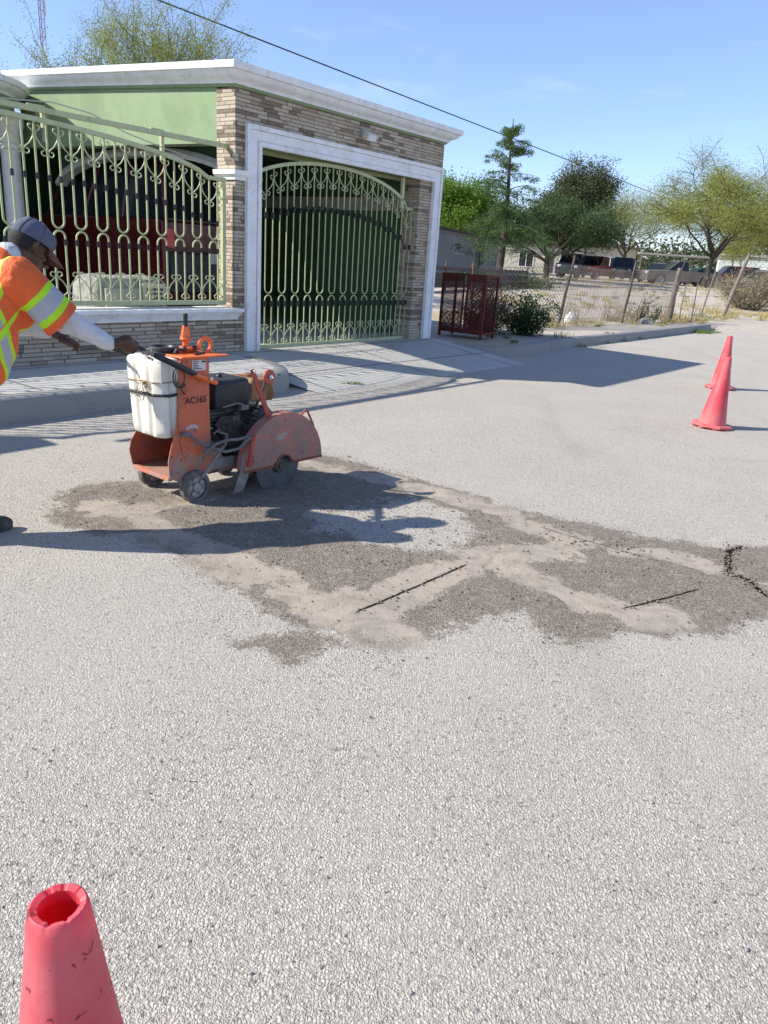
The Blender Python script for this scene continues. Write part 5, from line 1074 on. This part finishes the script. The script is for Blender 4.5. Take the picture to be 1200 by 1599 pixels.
# dead weeds in the fence, tufts of dry grass, weeds by the kerb
def tufts(name, spots, h_, wd, blades, m_, label_kind='stuff', wdt=.006):
    cs, axs, ays = [], [], []
    for (x, y, sc) in spots:
        z = ground_z(x, y) if name != 'weeds' else 0.0
        a_ = rng.uniform(0, 6.283, blades); r_ = wd*sc*np.sqrt(rng.random(blades)); hh = h_*sc*rng.uniform(.4, 1.15, blades)
        le = rng.normal(size=(blades, 2))*.35*hh[:, None]; c = np.stack([x+r_*np.cos(a_)+le[:, 0]/2, y+r_*np.sin(a_)+le[:, 1]/2, z+hh/2], 1); cs.append(c)
        axs.append(np.stack([le[:, 0]/2, le[:, 1]/2, hh/2], 1)); t_ = rng.uniform(0, 6.283, blades); ays.append(np.stack([np.cos(t_), np.sin(t_), 0*t_], 1)*wdt)
    o = quads(name, np.concatenate(cs), np.concatenate(axs), np.concatenate(ays), m_); return tag(o, kind='stuff')
def along(path, n_, jit):
    out = []
    for _ in range(n_):
        k_ = rnd.randrange(len(path)-1); f_ = rnd.random(); p = Vector(path[k_]).lerp(Vector(path[k_+1]), f_); out.append((p.x+rnd.gauss(0, jit), p.y+rnd.gauss(0, jit), rnd.uniform(.5, 1.3)))
    return out
fl2 = [f_[0] for f_ in FP]
tufts('dry_grass', along(fl2, 42, .35)+[(rnd.uniform(11, 30), rnd.uniform(29, 60), rnd.uniform(.6, 1.5)) for _ in range(110)]+[(rnd.uniform(2, 9), rnd.uniform(24, 52), rnd.uniform(.6, 1.3)) for _ in range(70)]+[(rnd.uniform(11.5, 15), rnd.uniform(27.2, 31), rnd.uniform(.8, 1.8)) for _ in range(34)], .17, .24, 70, 'drygrass', wdt=.009)
tufts('dry_stalks', along(fl2[:4], 44, .08)+along(fl2[3:], 8, .2), .7, .12, 10, 'drybush', wdt=.006)
tufts('grass', along(fl2, 16, .5)+along([(2.6, 14.2), (3.9, 15.9), (5.8, 18.6)], 12, .1)+along([(8.3, 21.6), (9.2, 22.6)], 22, .12)+[(rnd.uniform(1.3, 3.2), rnd.uniform(13.9, 16.5), .5) for _ in range(8)]+along([(12, 31), (20, 52)], 60, 3.5), .13, .16, 60, 'greengrass', wdt=.006)
tufts('weeds', along([tuple(HL(-.25, -.9).xy), tuple(HL(-.1, -1.3).xy), tuple(HL(.3, -1.75).xy)], 20, .05), .035, .07, 60, 'greengrass', wdt=.004)
for k_, (x, y, s_, h_, lb_) in enumerate([(7.55, 23.2, .30, .75, 'small green weed beside the thick stone coloured fence post'), (7.0, 22.6, .28, .95, 'thin leggy weed in the fence between two posts')]):
    shrub('weed', (x, y, ground_z(x, y)), lb_, 'shrub' if k_ == 0 else 'oak', h_, s_, 10, .03, 7, 30+k_, 'weed')
for k_, (x, y, s_, h_, lb_) in enumerate([(14.6, 33.0, 1.6, 1.75, 'tall dry bush behind the thick leaning fence post'), (17.5, 35.5, 1.7, 1.9, 'dry olive bush cut off by the right edge beside the fence end'), (19.5, 44.0, 2.0, 1.2, 'low dry bush under the mesquite branches')]):
    shrub('dry_bush', (x, y, ground_z(x, y)), lb_, 'drybush' if k_ != 1 else 'oak', h_, s_, 60, .035, 34, 50+k_, 'bush', 'dry bushes along the lot')
shrub('hedge_shrub', (4.6, 42, .1), 'dark green undergrowth at the foot of the grey building', 'shrub', .9, 1.6, 60, .06, 26, 61, 'shrub')
shrub('hedge_shrub', (6.2, 40, .1), 'green undergrowth around the conifer trunk', 'shrub', .9, 2.0, 60, .06, 22, 62, 'shrub')

# rubble by the verge
def rock(b, c, r_, sd):
    bm_2 = bmesh.new(); bmesh.ops.create_icosphere(bm_2, subdivisions=2, radius=1); sc = (1, rnd.uniform(.7, 1), rnd.uniform(.45, .75))
    b.add([(c[0]+v_.co.x*r_*sc[0]*(1+.35*noise.noise(v_.co*1.5+Vector((sd, 0, 0)))), c[1]+v_.co.y*r_*sc[1]*(1+.35*noise.noise(v_.co*1.5+Vector((sd, 3, 0)))), c[2]+v_.co.z*r_*sc[2]*(1+.35*noise.noise(v_.co*1.5+Vector((sd, 0, 6))))) for v_ in bm_2.verts], [[v_.index for v_ in f_.verts] for f_ in bm_2.faces]); bm_2.free()
for k_, (x, y, r_, lb_) in enumerate([(7.05, 22.3, .17, 'round pale stone at the foot of the weedy fence post'), (5.2, 19.9, .10, 'flat grey stone on the verge right of the plastic bag'), (12.6, 27.4, .14, 'pale stone lying beside the leaning fence post'), (12.9, 28.3, .11, 'smaller stone in dry grass behind the leaning post')]):
    b = MB(); rock(b, (0, 0, 0), r_, k_*3); o = b.build('stone', 'pebble', smooth=60); o.location = (x, y, ground_z(x, y)+r_*.3); tag(o, lb_, 'stone', 'stones along the fence')
# loose chips and crumbs on the road, far too many to count
SHP = []
for k_ in range(5):
    b = MB(); bm_2 = bmesh.new(); bmesh.ops.create_icosphere(bm_2, subdivisions=1, radius=1)
    SHP.append((np.array([list(v_.co*(1+.45*noise.noise(v_.co*1.3+Vector((k_*4, 0, 0))))) for v_ in bm_2.verts])*np.array([1, .8, .6]), np.array([[v_.index for v_ in f_.verts] for f_ in bm_2.faces]))); bm_2.free()
def scatter(name, P_, r_, m_):
    V_, F_ = [], []; nb_ = 0
    for i in range(len(P_)):
        v_, f_ = SHP[i % 5]; a_ = rnd.uniform(0, 6.283); c_, s_ = math.cos(a_), math.sin(a_); rot = np.array([[c_, -s_, 0], [s_, c_, 0], [0, 0, 1]]); V_.append((v_*r_[i])@rot+P_[i]); F_.append(f_+nb_); nb_ += len(v_)
    me = bpy.data.meshes.new(name); me.from_pydata(np.concatenate(V_).tolist(), [], np.concatenate(F_).tolist()); me.materials.append(M[m_]); return tag(link(bpy.data.objects.new(name, me)), kind='stuff')
def pts_near(n_, f_):
    out = []
    while len(out) < n_:
        p = np.stack([rng.uniform(-2.6, 2.8, n_*3), rng.uniform(.9, 6.6, n_*3)], 1); k_ = f_(p) > rng.random(len(p)); out += p[k_].tolist()
    return np.array(out[:n_])
wf = lambda p: np.clip(.5+poly_sdf(p, WET1)/.3, 0, 1)*np.clip(1.25-np.max([np.clip(.5+(wd-seg_dist(p, q_))/.12, 0, 1) for q_, wd in SLURRY], axis=0), 0.05, 1)
p = pts_near(3000, wf); scatter('gravel', np.c_[p, np.full(len(p), .0035)], rng.uniform(.0018, .0048, len(p))*rng.choice([1, 1, 1, 1.7], len(p)), 'clod')
p = pts_near(2600, lambda p: 0*p[:, 0]+1); scatter('gravel', np.c_[p, np.full(len(p), .003)], rng.uniform(.0016, .0042, len(p)), 'pebble')
p = np.array([(1.78, 6.35), (-0.57, 1.83), (0.9, 1.51), (0.88, 3.0), (1.6, 2.86), (-0.08, 1.5), (0.86, 1.87), (-0.95, 1.87), (0.23, 1.62), (-0.79, 1.63), (0.93, 1.37), (0.13, 1.2), (-0.22, 1.22), (0.0, 2.21), (0.35, 2.37), (-1.9, 5.6), (-1.2, 5.9), (-.4, 6.6), (.9, 7.4), (2.6, 9.6), (-2.3, 5.1)])
scatter('gravel', np.c_[p, np.full(len(p), .003)], rng.uniform(.004, .008, len(p)), 'pebble')
# broken lumps along the crack
p = []
for c_, n_, jt in ((CUTS[3][0], 120, .035), (CUTS[0][0], 22, .012), (CUTS[1][0], 22, .012), ([(.9, 4.2), (1.25, 4.05), (1.45, 4.0)], 70, .06)): p += [(a_[0], a_[1]) for a_ in along(c_, n_, jt)]
p = np.array(p); scatter('rubble', np.c_[p, np.full(len(p), .006)], rng.uniform(.003, .0095, len(p)), 'clod')

# ------------------------------------------------------------------ trees
def conifer(base, H_, label):
    r_ = random.Random(5); t = tag(empty('conifer', base), label, 'tree'); tb = MB(); tips = []
    trunk = [Vector((.10*math.sin(z*.6), .08*math.cos(z*.5), z)) for z in np.linspace(-.2, H_, 16)]; tb.tube(trunk, [.24*(1-.93*i/15) for i in range(16)], 8)
    z = 2.3
    while z < H_-.15:
        f_ = (z-1.5)/(H_-1.5); R_ = (3.7*(1-f_)**.85+.05)*r_.uniform(.6, 1.15)
        if f_ < .15: R_ *= .85
        for k_ in range(r_.choice((2, 2, 3)) if f_ > .42 else r_.choice((3, 4, 4))):
            a_ = r_.uniform(0, 6.283); L_ = R_*r_.uniform(.6, 1.25); o_ = Vector((math.cos(a_), math.sin(a_), 0)); p0 = Vector((.10*math.sin(z*.6), .08*math.cos(z*.5), z)); pts = []
            rise = r_.uniform(.25, .5) if f_ > .4 else r_.uniform(-.05, .3)
            for i in range(6):
                u_ = i/5; pts.append(p0+o_*L_*u_+Vector((r_.gauss(0, .04), r_.gauss(0, .04), L_*(rise*u_-.45*u_*u_*(1.2-f_)))))
            tb.tube(pts, [.045*(1-f_*.6)*(1-.85*i/5) for i in range(6)], 4, cap=False)
            for i in range(1, 6):
                for s_ in range(4):
                    sd_ = Vector((-o_.y, o_.x, 0))*r_.uniform(-1, 1)*(.42 if f_ < .42 else .26)*L_*(.35+.5*(1-i/6)); q_ = pts[i]+sd_+Vector((0, 0, r_.uniform(-.30, .03))); tips.append(tuple(q_))
                    if s_ < 2: tb.tube([pts[i], pts[i].lerp(q_, .5)+Vector((0, 0, .02)), q_], [.010, .007, .003], 3, cap=False)
        z += r_.uniform(.17, .36) if f_ < .42 else r_.uniform(.26, .52)
    tb.build('trunk', 'bark', t, smooth=60)
    c = np.repeat(np.array(tips), 24, axis=0); sp_ = rng.normal(size=c.shape)*np.array([.17, .17, .08]); c = c+np.clip(sp_, -.3, .3)*np.where(c[:, 2:3] > 4.4, .62, 1.0)+np.array([0, 0, -.05]); ax_, ay_ = rand_axes(len(c), .055, .34, (0, 0, -.9)); quads('crown', c, ax_, ay_, 'cypress', t)
    return t
conifer((5.5, 44.6, ground_z(5.5, 44.6)-.05), 8.3, 'tall dark conifer with open drooping tiers behind the lot')
T = branchy
T((12.3, 61, .1), 7.9, 7, 'oak', 'bark', 'oak_tree', 'dark olive oak with a dense round crown right of the conifer', spread=1.25, lean=1.1, leaf=.08, per=64, levels=4, trunk_r=.34, trunk_h=.2, zmin=2.4, gapseed=8, clump=.42, up=.22, squash=.9, width=8.2)
T((9.4, 51, .1), 5.0, 7, 'darkleaf', 'bark', 'tree', 'dark green low tree filling the gap between the conifer and the oak', spread=1.2, lean=1.1, leaf=.07, per=34, levels=4, trunk_r=.2, trunk_h=.12, zmin=2.3, gapseed=12, clump=.36, up=.05, squash=.75, droop=.2, width=7.6)
T((3.6, 70, .1), 7.3, 7, 'bright', 'bark', 'tree', 'bright green tree rising behind the grey building', spread=1.0, lean=.9, leaf=.11, per=40, levels=4, trunk_r=.28, trunk_h=.2, gapseed=21, clump=.5, up=.25, width=10)
T((7.2, 74, .1), 5.6, 6, 'oak', 'bark', 'tree', 'smaller olive green tree behind the right end of the grey building', spread=1.0, lean=.8, leaf=.09, per=24, levels=4, trunk_r=.24, trunk_h=.26, gapseed=26, clump=.36, up=.3, width=7)
T((21.8, 56.9, .12), 8.9, 8, 'mesq', 'bark', 'mesquite_tree', 'wide yellow green mesquite with crooked bare limbs beside the parked cars', spread=1.2, lean=1.0, leaf=.060, per=52, levels=4, trunk_r=.24, trunk_h=.15, zmin=2.3, rmin=.018, hasleaf=.85, gapseed=44, clump=.50, up=.26, droop=.25, aspect=.27, squash=1.0, width=12)
T((32.6, 68, .12), 8.8, 6, 'mesq', 'bark', 'mesquite_tree', 'taller pale mesquite behind the pale mint building at the right edge', spread=1.1, lean=.9, leaf=.07, per=56, levels=4, trunk_r=.26, trunk_h=.2, zmin=2.8, rmin=.012, gapseed=14, clump=.6, up=.2, droop=.3, aspect=.28, width=12)
T((20.6, 74, .12), 7.8, 6, 'mesq', 'bark', 'mesquite_tree', 'thin mesquite with bare tops between the oak and the wide mesquite', spread=1.0, lean=.9, leaf=.06, per=22, levels=4, trunk_r=.22, trunk_h=.22, zmin=2.5, rmin=.012, gapseed=17, clump=.55, up=.3, aspect=.3, width=10)
T((-7.35, 25.0, .1), 7.7, 8, 'spare', 'barkpale', 'tree', 'sparse yellow green tree showing over the cornice of the green house', spread=1.1, lean=.75, leaf=.030, per=52, levels=4, trunk_r=.14, trunk_h=.30, gapseed=33, clump=.15, up=.5, aspect=.3, rmin=.007, hasleaf=1.0, width=7.4)
# far line of trees along the horizon
cs = []
for k_ in range(620):
    x = rnd.uniform(-30, 150); y = rnd.uniform(120, 165); hh = rnd.uniform(1.0, 9.0)+2.0*noise.noise((x*.05, y*.05, 0)); cs.append((x, y, .9+hh*.55))
c = np.repeat(np.array(cs), 60, axis=0); c = c+rng.normal(size=c.shape)*np.array([2.6, 2.6, 1.1]); c[:, 2] = np.abs(c[:, 2]); ax_, ay_ = rand_axes(len(c), .34, .6); tag(quads('far_trees', c, ax_, ay_, 'far'), kind='stuff')

# ------------------------------------------------------------------ far buildings
gb_ = tag(empty('grey_building', (1.9, 45.0, .1), math.atan2(63.5-45, 7.65-1.9)), 'low grey rendered building with a small window and stained walls behind the lot', 'building')
Lg = 19.3
wl_ = MB(); b0 = -3.0
for x0, x1, z0, z1 in ((b0, 4.6, -.2, 3.0), (4.6, 6.1, -.2, 1.75), (4.6, 6.1, 2.45, 3.0), (6.1, 11.7, -.2, 3.0), (11.7, 13.0, 2.1, 3.0), (13.0, Lg, -.2, 3.0)): wl_.box(x0, x1, 0, .2, z0, z1)
wl_.box(Lg-.2, Lg, .2, 6, -.2, 2.9).box(b0, b0+.2, .2, 6, -.2, 2.9).box(b0, Lg, 5.8, 6, -.2, 2.9)
wl_.build('wall', 'greywall', gb_)
MB().box(b0-.1, Lg+.25, -.22, 6.1, 3.002, 3.10).build('roof', 'darkwood', gb_)
wn = MB().box(4.6, 6.1, .08, .12, 1.75, 2.45).build('window', 'glass', gb_); MB().box(4.6, 6.1, .04, .09, 1.75, 1.80).box(4.6, 6.1, .04, .09, 2.40, 2.45).box(5.32, 5.38, .04, .09, 1.80, 2.40).box(4.6, 4.66, .04, .09, 1.8, 2.4).box(6.04, 6.1, .04, .09, 1.8, 2.4).build('frame', 'white', wn)
MB().box(11.7, 13.0, .10, .16, -.2, 2.1).build('door', 'darkwood', gb_)
MB().tube([(11.0, -.06, 1.3), (11.0, -.06, 2.5), (11.3, -.06, 2.75), (13.0, -.06, 2.75), (13.3, -.06, 2.5), (13.3, -.06, 1.2)], .09, 8).build('arch_trim', 'kerb', gb_)
yf = tag(empty('yard_fence', (1.75, 33.0, .1), R(58)), 'dark board fence running in front of the grey building', 'fence')
MB().box(-3, 9.0, -.015, .015, .25, .85).box(-3, 9, -.03, .03, .95, 1.10).build('boards', 'darkwood', yf)
for x in (-2.6, .2, 2.6, 5.4, 8.8): MB().box(x-.05, x+.05, -.08, -.0155, -.1, 1.3).build('post', 'darkwood', yf)
cb = tag(empty('cream_building', (17.3, 87.5, .1), R(-8)), 'low cream building seen between the oak and the parked vehicles', 'building')
MB().box(-6, 8, 0, .3, -.2, 3.7).box(-6, 8, 5.7, 6, -.2, 3.7).box(-6, -5.7, .3, 5.7, -.2, 3.7).box(7.7, 8, .3, 5.7, -.2, 3.7).build('wall', 'cream', cb)
MB().box(-6.3, 8.3, -.5, 6.3, 3.702, 3.9).build('roof', 'darkwood', cb)
for x in (-3.6, 1.0, 5.4):
    w_ = MB().box(x-.75, x+.75, -.03, .0, 1.2, 2.7).build('window', 'glass', cb); MB().box(x-.85, x+.85, -.05, -.031, 2.7, 2.82).box(x-.85, x+.85, -.05, -.031, 1.08, 1.2).box(x-.85, x-.75, -.05, -.031, 1.2, 2.7).box(x+.75, x+.85, -.05, -.031, 1.2, 2.7).box(x-.04, x+.04, -.05, -.031, 1.2, 2.7).build('frame', 'white', w_)
MB().box(-1.6, -.6, -.03, .0, -.1, 2.5).build('door', 'bark', cb)
mbd = tag(empty('mint_building', (35.6, 86.5, .1), R(-20)), 'pale mint building with a flat roof at the right edge behind the cars', 'building')
MB().box(-1.2, 14, 0, .3, -.2, 3.75).box(-1.2, -.9, .3, 7, -.2, 3.75).box(13.7, 14, .3, 7, -.2, 3.75).build('wall', 'palewall', mbd); MB().box(-1.4, 14.2, -.25, 7.2, 3.752, 3.95).build('roof', 'white', mbd)
for x in (3.2, 8.2): w_ = MB().box(x-.7, x+.7, -.03, 0, 1.2, 2.5).build('window', 'glass', mbd); MB().box(x-.8, x+.8, -.05, -.031, 2.5, 2.6).box(x-.8, x+.8, -.05, -.031, 1.1, 1.2).build('frame', 'white', w_)
shd = tag(empty('open_shed', (26.0, 84.5, .1), R(-10)), 'open sided shed with a thin flat roof behind the mesquite', 'shed')
MB().box(-1, 9.3, -1, 3, 3.25, 3.4).build('roof', 'kerb', shd)
for x in (-.8, 2.5, 5.8, 9.1):
    for y in (-.8, 2.8): MB().box(x-.06, x+.06, y-.06, y+.06, -.2, 3.249).build('post', 'wood', shd)

# ------------------------------------------------------------------ mast and overhead cable
tw = tag(empty('lattice_mast', (-47.9, 110, 0)), 'thin red and white lattice mast far behind the green house', 'mast')
def lattice(z0, z1, m_):
    b = MB(); n_ = int((z1-z0)/1.0); g_ = lambda z: .36
    for k_ in range(3):
        a_ = 2*math.pi*k_/3; b.tube([(g_(z0)*math.cos(a_), g_(z0)*math.sin(a_), z0), (g_(z1)*math.cos(a_), g_(z1)*math.sin(a_), z1)], .04, 4)
        for i in range(n_):
            za, zb_ = z0+i, z0+i+1; c_ = 2*math.pi*(k_+1)/3; b.tube([(.36*math.cos(a_), .36*math.sin(a_), za), (.36*math.cos(c_), .36*math.sin(c_), zb_)], .022, 3); b.tube([(.36*math.cos(a_), .36*math.sin(a_), zb_), (.36*math.cos(c_), .36*math.sin(c_), zb_)], .022, 3)
    b.build('lattice_section', m_, tw, smooth=0)
for k_ in range(5): lattice(k_*6, k_*6+6 if k_ < 4 else 30, 'redmetal' if k_ % 2 == 0 else 'arch')
MB().tube([(0, 0, 30), (0, 0, 31.6)], .03, 5).tube([(.5, 0, 27.5), (.5, 0, 29)], .09, 6).build('antenna', 'arch', tw)
A_, B_ = Vector((-9.9, 33.0, 10.05)), Vector((31.0, 88.0, 8.35))
cab = [A_.lerp(B_, -.3+1.6*i/50) for i in range(51)]
tag(MB().tube(cab, .030, 6).build('power_line', 'cablem'), 'single black overhead cable crossing the sky above the gate roof', 'overhead cable')
bpy.data.objects.remove(bpy.data.objects['x']) if 'x' in bpy.data.objects else None
